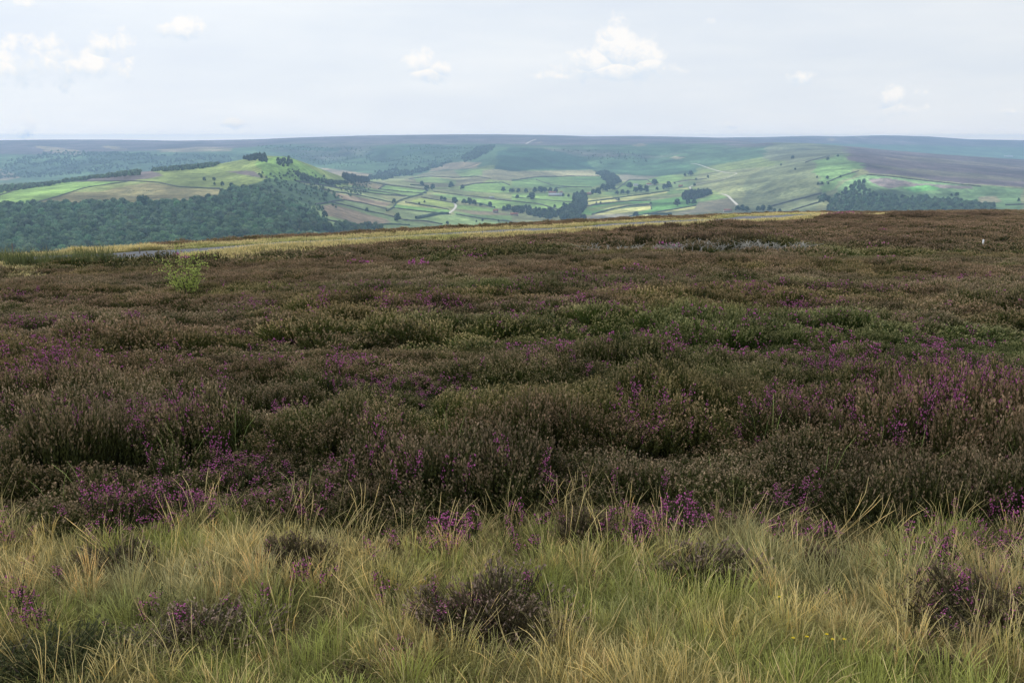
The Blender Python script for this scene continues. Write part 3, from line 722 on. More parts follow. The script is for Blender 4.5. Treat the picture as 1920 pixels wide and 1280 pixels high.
# ------------------------------------------------------------------ field walls and hedges
M_WALL = simple_mat('dark_stone_wall', (.045, .05, .045), (.10, .10, .09), .6, .9)
M_HEDGE = simple_mat('hedge_leaves', (.03, .055, .03), (.06, .095, .05), .5, .9)
def wall(px, label, w=1.6, h=1.9, name='field_wall', mat=None, ymin=1000):
    P0 = []
    px = np.array(px, float)
    for a, b in zip(px[:-1], px[1:]):
        n = max(2, int(np.hypot(*(b - a)) / 2.5))
        P0 += [at(*(a + (b - a) * t / n), ymin)[:2] for t in range(n)]
    P0.append(at(*px[-1], ymin)[:2])
    P0 = np.array(P0)
    # smooth out jumps in depth
    if len(P0) > 5:
        for _ in range(2): P0[1:-1] = (P0[:-2] + 2 * P0[1:-1] + P0[2:]) / 4
    seg = np.r_[0, np.cumsum(np.hypot(*np.diff(P0, axis=0).T))]
    n = int(max(4, min(260, seg[-1] / 6))); s = np.linspace(0, seg[-1], n)
    p = np.stack([np.interp(s, seg, P0[:, 0]), np.interp(s, seg, P0[:, 1])], 1)
    d = np.gradient(p, axis=0); d /= np.linalg.norm(d, axis=1)[:, None] + 1e-9; nr = np.stack([-d[:, 1], d[:, 0]], 1)
    hh = h * (.8 + .5 * rng.uniform(size=n)); ww = w * (.8 + .4 * rng.uniform(size=n))
    z = terrain_z(p[:, 0], p[:, 1])
    rows = []
    for sx, hz in ((-.5, 0), (-.38, 1), (.38, 1), (.5, 0)):
        q = p + nr * (sx * ww)[:, None]; rows.append(np.stack([q[:, 0], q[:, 1], z - .8 + (hh + .8) * hz], 1))
    V = np.stack(rows, 1).reshape(-1, 3); i = np.arange(n - 1) * 4
    Qs = [np.stack([i + k, i + k + 1, i + k + 5, i + k + 4], 1) for k in range(3)]
    Qs.append(np.array([[0, 1, 2, 3], [4 * n - 1, 4 * n - 2, 4 * n - 3, 4 * n - 4]]))
    c = V.mean(0); me = mesh_np(name, V - c, np.concatenate(Qs))
    o = link(name, me, mat or M_WALL, loc=c)
    tag(o, label, 'wall' if name == 'field_wall' else 'hedge', 'boundaries between the valley fields')
H = dict(name='hedge', mat=M_HEDGE, w=3.2, h=2.6)
wall(c2((300, 440), (520, 475), (700, 505), (900, 535), (1120, 556)), 'dark wall along the top of the upper striped fields', 2, 2.6)
wall(c2((480, 500), (620, 525), (760, 545), (900, 575), (1030, 605)), 'wall through the striped fields just above the pinkish strip', 2, 2.4)
wall(c2((660, 485), (760, 500), (950, 522), (1150, 557), (1250, 545)), 'wall between the two greenest upper strips', 2, 2.4)
wall(c2((820, 440), (960, 468), (1160, 490), (1290, 508)), 'thick dark wall running from the pines to the cross boundary', 2.5, 3)
wall(c2((920, 500), (945, 482), (965, 470)), 'short wall closing off the pinkish top field', 2.5, 2.6)
wall(c2((930, 500), (1100, 520), (1280, 532)), 'wall along the lower side of the green strip below the pines', 2, 2.4)
wall(c2((1330, 520), (1500, 540), (1700, 565), (1920, 592)), 'long wall from the cross boundary to the bright pasture', 2, 2.4)
wall(c2((1290, 510), (1220, 545), (1100, 578), (1050, 600), (1030, 640), (980, 665)), 'ragged hedge crossing the striped fields downhill', **H)
wall(c2((445, 615), (520, 608), (570, 592), (665, 582)), 'curving wall below the bracken slope of the spur', 2, 2.6)
wall(c2((570, 600), (700, 630), (830, 665), (960, 690), (1120, 735)), 'wall under the grey-green strip, down to the large dark tree', 2, 2.6)
wall(c2((665, 582), (800, 605), (980, 650)), 'wall between the pinkish strip and the grey-green strip', 2, 2.4)
wall(c2((350, 690), (480, 720), (640, 755)), 'wall along the brown field at the foot of the spur', 2.2, 2.6)
wall(c2((1120, 600), (1280, 625), (1450, 655)), 'wall below the yellow-green strip left of the lane', 2, 2.4)
wall(c2((1010, 640), (1200, 662), (1460, 690)), 'wall below the deep green strip left of the lane', 2, 2.4)
wall(c2((1120, 735), (1260, 740), (1400, 765)), 'wall from the large dark tree towards the moor edge', 2, 2.4)
wall(c2((1240, 562), (1400, 590), (1500, 607)), 'wall above the yellow-green strip left of the lane', 2, 2.4)
wall(c2((1150, 425), (1290, 405), (1500, 415), (1640, 405), (1760, 422)), 'wall crossing the smooth rise below the knoll', 2.2, 2.6)
wall(c2((1540, 480), (1640, 460), (1850, 450), (1900, 470)), 'wall round the top of the bright upper field', 2.4, 3)
wall(c2((1500, 690), (1680, 720), (1920, 745)), 'wall across the lower meadows right of the lane', 2, 2.4)
wall(c2((640, 752), (860, 782), (940, 765), (1050, 765), (1150, 772)), 'uneven hedge under the lowest pinkish field', **H)
wall(c2((1200, 722), (1290, 705), (1370, 688), (1440, 688)), 'bushy hedge along the lane below its bend', **{**H, 'w': 7, 'h': 5})
wall(c2((1540, 600), (1650, 605), (1790, 640)), 'hedge along the clump of trees by the bright strip', **{**H, 'w': 4, 'h': 3.5})
wall(c2((1160, 470), (1290, 478)), 'short hedge at the top end of the striped fields', **{**H, 'w': 5, 'h': 4})
wall(c3((0, 437), (180, 410), (400, 405), (660, 405)), 'wall along the pale top fields under the knoll face', 2.4, 3)
wall(c3((620, 360), (660, 395), (740, 450)), 'wall beside the gully trees', 2.4, 2.8)
wall(c3((180, 430), (300, 470), (480, 487)), 'faint wall slanting across the large green field', 1.8, 2)
wall(c3((330, 490), (480, 485), (600, 488)), 'wall behind the long farm and its grove', 2.2, 2.6)
wall(c3((570, 595), (700, 580), (850, 558), (1000, 540), (1180, 513)), 'hedge along the top of the long hay strip', **{**H, 'w': 4, 'h': 3})
wall(c3((560, 628), (760, 602), (900, 590), (1040, 585)), 'wall above the dark green strip by the stream wood', 2, 2.6)
wall(c3((600, 692), (760, 648), (900, 625), (1040, 612), (1045, 650)), 'wall round the middle hay strip', 2.2, 2.8)
wall(c3((880, 705), (1000, 690), (1200, 655), (1380, 625)), 'wall along the upper side of the lowest hay strip', 2, 2.6)
wall(c3((760, 565), (800, 585)), 'short wall between the two upper hay fields', 2.2, 2.6)
wall(c3((780, 505), (880, 430), (1010, 428), (1040, 450)), 'wall round the green paddock left of the white farmhouses', 2.2, 2.6)
wall(c3((0, 592), (200, 612), (340, 652)), 'wall across the bright pasture below the farm', 2, 2.6)
wall(c3((0, 562), (200, 578), (460, 600)), 'middle wall across the bright pasture below the farm', 1.8, 2.2)
wall(c3((1020, 690), (1110, 692), (1200, 690)), 'dark hedge close to the moor edge below the hay field', **{**H, 'w': 5, 'h': 5})
wall(c3((1210, 452), (1330, 434), (1460, 422)), 'wall beside the upper farm track', 2, 2.4)
wall(c4((30, 630), (180, 590), (300, 560), (400, 535)), 'long dark wall rising to the wood on the right-hand slope', 3, 3.6)
wall(c4((180, 660), (300, 625), (380, 602)), 'lower parallel wall rising to the right-hand wood', 2.6, 3)
wall(c4((740, 393), (900, 405), (1150, 435), (1450, 467), (1600, 482)), 'wall dividing the purple moor from the green slope', 2, 2.6)
wall(c4((1780, 620), (1860, 618), (1920, 616)), 'short wall low on the slope at the far right end', 2.4, 3)
wall(c4((280, 300), (400, 265), (460, 250)), 'faint wall climbing above the green bank', 2, 2.4)
wall(c4((440, 450), (560, 400), (680, 365)), 'wall crossing the bright green bank', 2, 2.2)
wall(c1((0, 547), (100, 512), (210, 481)), 'wall splitting the left end of the bright green field', 1.2, 1.7)
wall(c1((210, 481), (490, 446), (740, 440), (980, 440), (1180, 450), (1340, 485), (1500, 493), (1650, 499)), 'long dark wall over the brow of the spur above its fields', 1.6, 2.2)
wall(c1((220, 614), (440, 555), (620, 495), (700, 480), (880, 455), (980, 440)), 'curved wall between the bright green and the brown field', 1.2, 1.7)
wall(c1((-300, 560), (0, 500), (210, 481)), 'wall along the top of the field at the left edge', 1.4, 1.8)

# ------------------------------------------------------------------ lanes and tracks in the valley
m_track = simple_mat('pale_track', (.42, .40, .34), (.55, .52, .46), .3, .95)
def ribbon(name, P0, w, zoff, mat, zf, kind='structure', step=3):
    P0 = np.asarray(P0, float); seg = np.r_[0, np.cumsum(np.hypot(*np.diff(P0, axis=0).T))]
    n = int(max(4, seg[-1] / step)); s = np.linspace(0, seg[-1], n)
    p = np.stack([np.interp(s, seg, P0[:, 0]), np.interp(s, seg, P0[:, 1])], 1)
    d = np.gradient(p, axis=0); d /= np.linalg.norm(d, axis=1)[:, None] + 1e-9; nr = np.stack([-d[:, 1], d[:, 0]], 1)
    m_ = 5; V = []
    for k in range(m_):
        q = p + nr * (w * (k / (m_ - 1) - .5)); V.append(np.stack([q[:, 0], q[:, 1], zf(q[:, 0], q[:, 1]) + zoff], 1))
    V = np.stack(V, 1).reshape(-1, 3); i = np.arange(n - 1) * m_
    Qs = np.concatenate([np.stack([i + k, i + k + 1, i + k + m_ + 1, i + k + m_], 1) for k in range(m_ - 1)])
    return tag(link(name, mesh_np(name, V, Qs[:, ::-1], smooth=True), mat), kind=kind)
def track(px, w, name='track'):
    px = catmull(np.array(px, float), 8); P0 = np.array([at(u, v, 1000)[:2] for u, v in px])
    for _ in range(3): P0[1:-1] = (P0[:-2] + 2 * P0[1:-1] + P0[2:]) / 4
    ribbon(name, P0, w, .35, m_track, terrain_z)
track(c3((1300, 525), (1360, 510), (1330, 485), (1400, 460), (1560, 430), (1650, 400), (1685, 380), (1600, 375), (1500, 350), (1400, 315), (1340, 308)), 5)
track(c3((1560, 535), (1610, 545), (1650, 580), (1690, 618)), 7)
track(c3((105, 160), (130, 145), (180, 125)), 12)
track(c2((1300, 505), (1500, 508), (1700, 530), (1920, 545)), 4, 'lane')
track(c2((1440, 685), (1480, 655), (1500, 625), (1480, 600)), 6, 'lane')
track(c2((840, 435), (1100, 470), (1290, 490)), 5)
track(c4((640, 100), (700, 115), (730, 122)), 12)
track(c3((1020, 470), (1200, 455), (1330, 435), (1460, 420)), 5)

# ------------------------------------------------------------------ farms
m_stone = simple_mat('farm_stone', (.24, .21, .17), (.38, .34, .28), .6)
m_white = simple_mat('farm_whitewash', (.62, .6, .56), (.78, .76, .72), .6)
m_rtile = simple_mat('red_pantile', (.26, .10, .06), (.36, .16, .10), 1.2)
m_slate = simple_mat('grey_roof', (.34, .36, .38), (.5, .52, .54), .8)
m_dark = simple_mat('dark_opening', (.02, .022, .025), (.035, .04, .045), 1)
def house(u, v, w, d, h, rz, wm, rm, label, name='farmhouse', chim=True, ymin=1000, cat='building'):
    x, y, z = at(u, v, ymin); t = bpy.data.objects.new(name, None); COL.objects.link(t)
    t.location = (x, y, z); t.rotation_euler = (0, 0, R(rz)); tag(t, label, cat); t.empty_display_size = 1
    b = Buf(); b.add(box_v(-w / 2, w / 2, -d / 2, d / 2, -2, h), Q=BOXQ)
    b.add([(-w / 2, -d / 2, h), (-w / 2, d / 2, h), (-w / 2, 0, h + d * .36), (w / 2, -d / 2, h), (w / 2, d / 2, h), (w / 2, 0, h + d * .36)], T=[[0, 2, 1], [3, 4, 5]])
    link('wall', b.mesh('wall'), wm, t)
    b = Buf(); o = .35; rr = h + d * .36 + .25; ev = h - .05
    for s in (-1, 1):
        V = np.array([(-w / 2 - o, s * (d / 2 + o), ev), (w / 2 + o, s * (d / 2 + o), ev), (w / 2 + o, 0, rr), (-w / 2 - o, 0, rr)], float)
        b.add(np.vstack([V, V - np.array([0, 0, .25])]), Q=[[0, 1, 2, 3], [7, 6, 5, 4], [0, 4, 5, 1], [1, 5, 6, 2], [3, 7, 4, 0]])
    rf = link('roof', b.mesh('roof'), rm, t)
    if chim:
        for s in (-1, 1):
            b = Buf(); b.add(box_v(s * (w / 2 - .8) - .5, s * (w / 2 - .8) + .5, -.45, .45, h + d * .25, rr + 1.2), Q=BOXQ)
            b.add(box_v(s * (w / 2 - .8) - .62, s * (w / 2 - .8) + .62, -.57, .57, rr + 1.2, rr + 1.4), Q=BOXQ)
            link('chimney', b.mesh('chimney'), wm, rf)
    nw = max(2, int(w / 4))
    for k in range(nw):
        cx = -w / 2 + (k + .5) * w / nw
        for zz in ([1.0, 3.4] if h > 4.5 else [1.0]):
            if k == nw // 2 and zz == 1.0:
                b = Buf(); b.add(box_v(cx - .55, cx + .55, -d / 2 - .06, -d / 2 + .05, 0, 2.1), Q=BOXQ); link('door', b.mesh('door'), m_dark, t)
            else:
                b = Buf(); b.add(box_v(cx - .5, cx + .5, -d / 2 - .05, -d / 2 + .05, zz, zz + 1.2), Q=BOXQ); link('window', b.mesh('window'), m_dark, t)
house(1042, 368, 46, 13, 4.2, 4, m_stone, m_slate, 'long grey-roofed farm building beside the bright pasture', 'barn', False)
house(1036, 364, 24, 10, 5, -6, m_stone, m_rtile, 'red-roofed farmhouse behind the long grey-roofed barn')
house(1052, 363, 12, 9, 4.5, 60, m_stone, m_rtile, 'small red-roofed outbuilding at the right end of the long barn', 'outbuilding', False)
house(1103, 366, 18, 9, 5, 8, m_stone, m_rtile, 'stone farmhouse among trees in the middle of the valley')
house(1109, 363, 11, 8, 3.6, -30, m_stone, m_slate, 'small grey outbuilding behind the middle farmhouse', 'outbuilding', False)
house(1192, 349, 15, 8, 5, 10, m_white, m_slate, 'left one of the two pale farmhouses above the hay strips')
house(1217, 348, 18, 8, 5, -5, m_white, m_rtile, 'right one of the two pale farmhouses above the hay strips')
house(1276, 351, 14, 8, 4.5, -5, m_stone, m_rtile, 'small stone house at the end of the farm track')
house(929, 399, 13, 8, 5.5, 20, m_stone, m_rtile, 'little red-roofed house beside trees below the bright strip')
house(964, 404, 20, 9, 3.6, 5, m_stone, m_rtile, 'low stone barn just above the moor edge', 'barn', False)
house(1364, 397.5, 20, 9, 4.5, 5, m_stone, m_rtile, 'red-roofed house peeping over the moor edge by a clump of trees')
house(922, 372, 13, 6, 3, 5, m_stone, m_slate, 'small pale shed on the bright strip left of the farm', 'shed', False)
house(1891, 294, 60, 16, 4, 0, m_white, m_slate, 'white farm high on the far hazy moor at the right', 'farmhouse', False, 6500)

# ------------------------------------------------------------------ cattle on the spur
def cow(u, v, rz, mat, label):
    x, y, z = at(u, v, 1300); sk = [(-1.1, 0, 1.05), (-.5, 0, 1.1), (.1, 0, 1.1), (.7, 0, 1.1), (1.15, 0, 1.2), (1.4, 0, .95), (1.62, 0, .78)]
    b = Buf(); tube(b, sk, [.3, .42, .46, .42, .26, .2, .12], 10)
    for lx, ly in ((-.85, .2), (-.85, -.2), (.75, .2), (.75, -.2)):
        tube(b, [(lx, ly, 1.0), (lx + .04, ly, .55), (lx - .03, ly, .3), (lx, ly, 0)], [.17, .1, .06, .07], 7)
    tube(b, [(-1.15, 0, 1.25), (-1.35, 0, .9), (-1.38, 0, .5)], [.04, .03, .05], 5)
    for s in (-1, 1): tube(b, [(1.28, s * .12, 1.12), (1.25, s * .32, 1.14)], [.06, .02], 5)
    o = link('cow', b.mesh('cow', True), mat, loc=(x, y, z)); o.rotation_euler = (0, 0, R(rz)); tag(o, label, 'cow', 'cattle grazing on the spur')
m_cw = simple_mat('pale_hide', (.5, .46, .38), (.7, .66, .58), 2); m_cd = simple_mat('dark_hide', (.03, .025, .022), (.07, .05, .04), 2)
for u, v, rz, k, lab in ((241, 358.5, 10, 0, 'pale cow at the left end of the herd on the brown field'), (246, 358, 160, 0, 'second pale cow of the herd on the brown field'),
                         (251, 358.5, 20, 1, 'dark cow next to the pale ones on the brown field'), (270, 358.8, 0, 1, 'dark cow at the left of the dark group'),
                         (275, 359.2, 170, 1, 'dark cow in the middle left of the dark group'), (279, 359, 10, 1, 'dark cow in the centre of the dark group'),
                         (283, 359.6, 30, 1, 'dark cow in the middle right of the dark group'), (292, 359.5, 175, 1, 'dark cow standing apart at the right of the herd')):
    cow(u, v, rz, (m_cw, m_cd)[k], lab)

# ------------------------------------------------------------------ near moor ground
gx = np.concatenate([np.linspace(-330, -30, 120, endpoint=False), np.linspace(-30, 30, 300, endpoint=False), np.linspace(30, 330, 121)])
gy2 = np.concatenate([np.linspace(-60, 2, 32, endpoint=False), np.linspace(2, 20, 180, endpoint=False), np.linspace(20, 330, 420)])
GX, GY = np.meshgrid(gx, gy2)
GZ = ground(GX, GY); ii = np.arange(GX.size).reshape(GX.shape)
Q = np.stack([ii[:-1, :-1], ii[:-1, 1:], ii[1:, 1:], ii[1:, :-1]], -1).reshape(-1, 4)
rd = road_dist(GX, GY)
verge = sstep(4.9, 3.4, rd + (fbm(GX / 3, GY / 3, 71, 3) - .5) * 2.5)
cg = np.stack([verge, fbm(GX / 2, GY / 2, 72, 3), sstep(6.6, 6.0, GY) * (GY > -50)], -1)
me = mesh_np('ground', np.stack([GX, GY, GZ], -1).reshape(-1, 3), Q, cg.reshape(-1, 3), True)
m, nt = new_mat('peat_ground')
at_ = N(nt, 'ShaderNodeAttribute', attribute_name='Col'); sp = N(nt, 'ShaderNodeSeparateColor'); L(nt, at_.outputs['Color'], sp.inputs[0])
tc = N(nt, 'ShaderNodeTexCoord'); f1 = noise(nt, 9, 6, .7, tc.outputs['Object']); f2 = noise(nt, 60, 4, .7, tc.outputs['Object'])
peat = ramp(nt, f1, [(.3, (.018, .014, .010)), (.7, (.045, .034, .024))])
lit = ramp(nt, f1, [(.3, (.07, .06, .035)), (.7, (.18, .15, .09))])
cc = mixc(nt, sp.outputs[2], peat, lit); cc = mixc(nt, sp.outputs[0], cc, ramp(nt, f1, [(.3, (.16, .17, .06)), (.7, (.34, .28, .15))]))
finish(nt, cc, .95, .1, bump=f2, bstr=.8, bdist=.03)
tag(link('ground', me, m), kind='structure')

# road, a sheet just above the ground, its edges ragged
m, nt = new_mat('worn_asphalt')
tc = N(nt, 'ShaderNodeTexCoord'); f1 = noise(nt, .8, 5, .6, tc.outputs['Object']); f2 = noise(nt, 40, 4, .7, tc.outputs['Object'])
cc = mixc(nt, .35, ramp(nt, f1, [(.3, (.085, .095, .11)), (.7, (.13, .14, .155))]), ramp(nt, f2, [(.3, (.08, .085, .095)), (.7, (.16, .165, .175))]))
finish(nt, cc, .8, .3, bump=f2, bstr=.3, bdist=.01)
ribbon('road', RC, 2 * RW, .05, m, ground, step=.8)

# ------------------------------------------------------------------ plants: building blocks
def sprigs(n, R0, H, leaves, lw, ll, seed, spread=.55, flower=0.0, stem=.0022, low=.25, hollow=.0):
    """a clump of upright heather sprigs; each sprig a stem set with small leaf blades"""
    g = np.random.default_rng(seed); b = Buf()
    rr = R0 * np.sqrt(g.uniform(0, 1, n)); an = g.uniform(0, 6.283, n)
    top = np.stack([np.cos(an) * rr, np.sin(an) * rr, H * (1 - .32 * (rr / R0) ** 2) * g.uniform(.78, 1.1, n)], 1)
    bot = top * np.array([1 - spread, 1 - spread, 0]); bot[:, 2] = 0
    gsp = g.uniform(0, 1, n)
    # stems: thin three-cornered strips
    sd = g.normal(size=(n, 3)); sd[:, 2] = 0; sd /= np.linalg.norm(sd, axis=1)[:, None]
    for f0, f1 in ((0, .5), (.5, 1)):
        bend = np.stack([np.zeros(n)] * 3, 1)
        p0 = bot + (top - bot) * f0; p1 = bot + (top - bot) * f1
        if f0 == 0: p1 = p1 + sd * .02
        else: p0 = p0 + sd * .02
        V = np.stack([p0 - sd * stem, p0 + sd * stem, p1 + sd * stem * .7, p1 - sd * stem * .7], 1).reshape(-1, 3)
        b.add(V, Q=np.arange(4 * n).reshape(-1, 4), C=np.stack([np.repeat([.05, .05, .3, .3], 1).tolist() * n, np.repeat(gsp, 4), np.zeros(4 * n)], 1))
    # leaf blades along the upper part
    m_ = n * leaves
    f = np.tile(np.linspace(low, 1, leaves), n) + g.uniform(-.03, .03, m_)
    bi = np.repeat(np.arange(n), leaves)
    p = bot[bi] + (top[bi] - bot[bi]) * f[:, None] + sd[bi] * (.02 * np.sin(np.clip(f, 0, 1) * 3.14))[:, None]
    d = g.normal(size=(m_, 3)); d[:, 2] = 0; d /= np.linalg.norm(d, axis=1)[:, None] + 1e-9
    up = (top - bot)[bi]; up /= np.linalg.norm(up, axis=1)[:, None]
    l = ll * g.uniform(.6, 1.3, m_) * (1.15 - .5 * np.clip(f, 0, 1))
    dirv = d * .55 + up * 1.0 + g.normal(size=(m_, 3)) * .15; dirv /= np.linalg.norm(dirv, axis=1)[:, None]
    sdv = np.cross(dirv, g.normal(size=(m_, 3))); sdv /= np.linalg.norm(sdv, axis=1)[:, None] + 1e-9
    w = (lw * g.uniform(.7, 1.3, m_))[:, None]
    tipp = p + dirv * l[:, None]; mid = p + dirv * (l * .5)[:, None]
    V = np.stack([p, mid + sdv * w, tipp, mid - sdv * w], 1).reshape(-1, 3)
    hcol = np.repeat(np.clip(f, 0, 1) ** 1.3, 4); hcol[2::4] = np.clip(hcol[2::4] + .08, 0, 1)
    b.add(V, Q=np.arange(4 * m_).reshape(-1, 4), C=np.stack([hcol, np.repeat((gsp[bi] * .6 + g.uniform(0, .4, m_)), 4), np.zeros(4 * m_)], 1))
    return b, top, g

def flower_heads(b, tops, g, k, r, col=.7, down=.045):
    """clusters of small bells round the top of a stem"""
    V0, T0 = np.array([[0, 0, 1], [1, 0, .1], [0, 1, .1], [-1, 0, .1], [0, -1, .1], [0, 0, -1.0]], float), np.array([[0, 1, 2], [0, 2, 3], [0, 3, 4], [0, 4, 1], [5, 2, 1], [5, 3, 2], [5, 4, 3], [5, 1, 4]])
    for t in tops:
        for _ in range(k):
            c = t + np.array([g.normal() * r * 1.3, g.normal() * r * 1.3, -abs(g.normal()) * down]); s = r * g.uniform(.55, 1.1)
            b.add(V0 * s * np.array([1, 1, 1.25]) + c, T=T0, C=(.8, g.uniform(.1, 1), 1))

M_HEATH = plant_mat('heather_sprigs', (.020, .018, .010), (.080, .096, .031), (.31, .24, .165), trans=.15)  # brown sprig bases blackened so the gaps between them look shaded
M_BELL = plant_mat('bell_heather_sprigs', (.035, .028, .018), (.045, .075, .022), (.08, .09, .035), flower=(.62, .15, .42), trans=.15)
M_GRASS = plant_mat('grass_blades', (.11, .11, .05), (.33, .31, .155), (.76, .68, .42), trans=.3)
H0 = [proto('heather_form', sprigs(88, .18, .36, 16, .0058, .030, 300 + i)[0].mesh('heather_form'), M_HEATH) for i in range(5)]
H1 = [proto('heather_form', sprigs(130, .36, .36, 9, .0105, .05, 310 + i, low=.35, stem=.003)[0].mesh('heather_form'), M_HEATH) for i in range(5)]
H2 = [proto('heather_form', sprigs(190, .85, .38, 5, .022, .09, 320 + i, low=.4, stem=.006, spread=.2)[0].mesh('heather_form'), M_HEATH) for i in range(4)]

# height of the heather canopy over the moor, with hummocks and dark hollows between bushes
def canopy(x, y):
    h = .30 + .14 * sstep(11, 7, y) + (.34 + .5 * sstep(22, 10, y)) * (fbm(x / 1.5, y / 1.1, 81, 3) - .5) + .22 * (fbm(x / 5.5, y / 3.5, 83, 3) - .5)
    gap = sstep(.12, .03, np.abs(fbm(x / 1.25, y / .95, 85, 2) - .5)) * sstep(.38, .52, fbm(x / 4, y / 4, 87, 2))
    return np.clip(h, .13, .72) * (1 - .72 * gap)
def front(x):   # where the heather begins, from the camera
    return 5.68 + .75 * (fbm(x / .9, x * 0, 89, 3) - .5) * 2 - .25 * sstep(.5, 3.5, x) + .1 * np.sin(x * .9)
TALL = [(300, 770, 120, 26, .12), (1700, 745, 170, 26, .14), (1250, 722, 90, 22, .12), (700, 850, 100, 26, .12), (1560, 880, 160, 26, .1), (60, 850, 90, 30, .12), (1370, 459, 165, 9, .38), (1300, 462, 60, 7, .2), (935, 471, 80, 4, .22), (1690, 459, 130, 8, .24), (1780, 446, 80, 4, .2), (330, 491, 95, 6, .2), (1200, 432, 30, 5, .2),
        (1360, 420, 60, 6, .18), (1580, 409, 60, 5, .25), (1720, 404, 60, 4, .3), (1840, 402, 50, 4, .3), (620, 475, 90, 4, .12), (1240, 425, 40, 4, .3), (700, 540, 60, 9, .12), (1050, 525, 70, 9, .15), (1790, 545, 70, 16, .12)]
PURP = [(885, 477, 30, 5, 1), (1188, 505, 20, 5, 1), (350, 481, 34, 5, 1), (245, 586, 18, 6, .9), (1100, 557, 14, 8, .9), (1497, 572, 12, 8, .8), (270, 521, 18, 4, .8), (655, 478, 10, 4, .8),
        (1460, 488, 22, 4, .7), (1555, 488, 18, 4, .6), (1668, 485, 24, 4, .8), (1265, 468, 20, 4, .6), (690, 494, 25, 4, .5), (1860, 478, 16, 4, .6), (60, 513, 30, 4, .4), (1440, 446, 30, 8, .6), (1575, 402, 40, 4, .5),
        (1240, 540, 0, 0, 0), (100, 655, 130, 26, .55), (650, 668, 70, 18, .45), (1060, 640, 110, 22, .55), (1230, 632, 60, 14, .7), (1400, 645, 70, 20, .55), (1620, 668, 140, 34, .7), (1770, 680, 130, 50, .75),
        (860, 692, 30, 10, .5), (345, 785, 80, 26, .75), (540, 762, 28, 9, .8), (440, 868, 60, 30, .85), (1290, 965, 70, 45, .9), (1190, 1000, 60, 35, .9), (840, 992, 52, 38, .9), (1480, 940, 70, 30, .6),
        (1800, 937, 60, 14, .85), (1895, 960, 50, 38, .9), (1500, 1000, 80, 24, .8), (200, 922, 70, 22, .7), (330, 925, 70, 22, .5), (1040, 890, 50, 22, .6), (1170, 895, 40, 22, .7), (95, 757, 40, 10, .6), (1560, 745, 120, 24, .5),
        (1470, 780, 80, 20, .4), (1700, 770, 90, 30, .5), (700, 765, 60, 14, .3), (1240, 780, 70, 20, .35), (980, 930, 60, 16, .4), (560, 940, 70, 20, .5), (750, 945, 60, 18, .5), (1010, 990, 50, 16, .6), (40, 1010, 60, 12, .4)]
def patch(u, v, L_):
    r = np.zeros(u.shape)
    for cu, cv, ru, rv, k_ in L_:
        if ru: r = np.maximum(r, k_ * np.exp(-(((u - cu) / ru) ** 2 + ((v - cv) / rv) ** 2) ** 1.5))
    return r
def jgrid(x0, x1, y0, y1, step, cond=None):
    xx, yy = np.meshgrid(np.arange(x0, x1, step), np.arange(y0, y1, step)); xx = xx.ravel(); yy = yy.ravel()
    xx = xx + rng.uniform(-.5, .5, xx.size) * step; yy = yy + rng.uniform(-.5, .5, yy.size) * step
    k = np.abs(xx) < .62 * yy + 2.0
    if cond is not None: k &= cond(xx, yy)
    return xx[k], yy[k]
def heather_tint(x, y, u, v, tall):
    n = len(x)
    a = fbm(x / 3.2, y / 2.2, 91, 4)[:, None]; b = fbm(x / 11 + 5, y / 4.5, 93, 3)[:, None]; c = fbm(x / .8, y / .8, 95, 2)[:, None]
    brown = np.array([1.1, .97, .88]); green = np.array([.86, 1.10, .68]); grey = np.array([1.16, 1.12, 1.02]); olive = np.array([1.08, 1.14, .66])
    t = brown * sstep(.35, .6, b) + green * (1 - sstep(.35, .6, b))
    t = t * (1 - sstep(.52, .7, a)) + grey * sstep(.52, .7, a)
    t = t * (1 - .5 * sstep(.45, .34, a)) + olive * .5 * sstep(.45, .34, a)
    t = t * (.5 + 1.0 * c) * (.75 + .5 * fbm(x / .35, y / .3, 94, 2)[:, None])
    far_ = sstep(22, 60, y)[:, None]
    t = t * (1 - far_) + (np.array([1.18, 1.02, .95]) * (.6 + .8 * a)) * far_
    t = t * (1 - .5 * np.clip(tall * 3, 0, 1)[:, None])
    return t * (1 + rng.normal(0, .10, (n, 1)).clip(-.3, .35))
def heather_layer(name, x, y, forms, ref_h, sxy, label, prob=1.0):
    rdist = road_dist(x, y)
    Ye_ = edgeY(np.clip(x / y, -1, 1))
    u_, _v = proj(x, y, ground(x, y)); fs = (y > np.interp(x, RC[:, 0], RC[:, 1])) & (rdist < 60)
    k = (rdist > RW + 2.4 - 1.1 * (u_ < 330) + 1.8 * fbm(x / 2.5, y / 2.5, 97, 2) - 1.2 * fs) & ~(fs & (u_ < 265 + 40 * fbm(x / 3, y / 3, 96, 2))) & (y > front(x)) & (y < Ye_ + 20)
    far_side = np.zeros(len(x), bool)
    x, y = x[k], y[k]; n = len(x)
    g = ground(x, y); h = canopy(x, y)
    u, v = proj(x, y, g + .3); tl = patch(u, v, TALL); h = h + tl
    h = h * np.where((y > np.interp(x, RC[:, 0], RC[:, 1])) & (road_dist(x, y) < 60), .8, 1)
    s = rng.uniform(.88, 1.14, n)
    rot = np.stack([rng.normal(0, .12, n), rng.normal(0, .12, n), rng.uniform(0, 6.28, n)], 1)
    sx = sxy * rng.uniform(.75, 1.35, n)
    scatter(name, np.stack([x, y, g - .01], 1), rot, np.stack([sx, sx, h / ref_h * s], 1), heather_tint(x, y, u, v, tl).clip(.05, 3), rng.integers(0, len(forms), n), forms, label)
    print(name, n)
x, y = jgrid(-14, 14, 4.6, 13, .19); heather_layer('heather', x, y, H0, .36, 1.0, 'deep dark heather nearest the grass, brown-tipped with dark hollows')
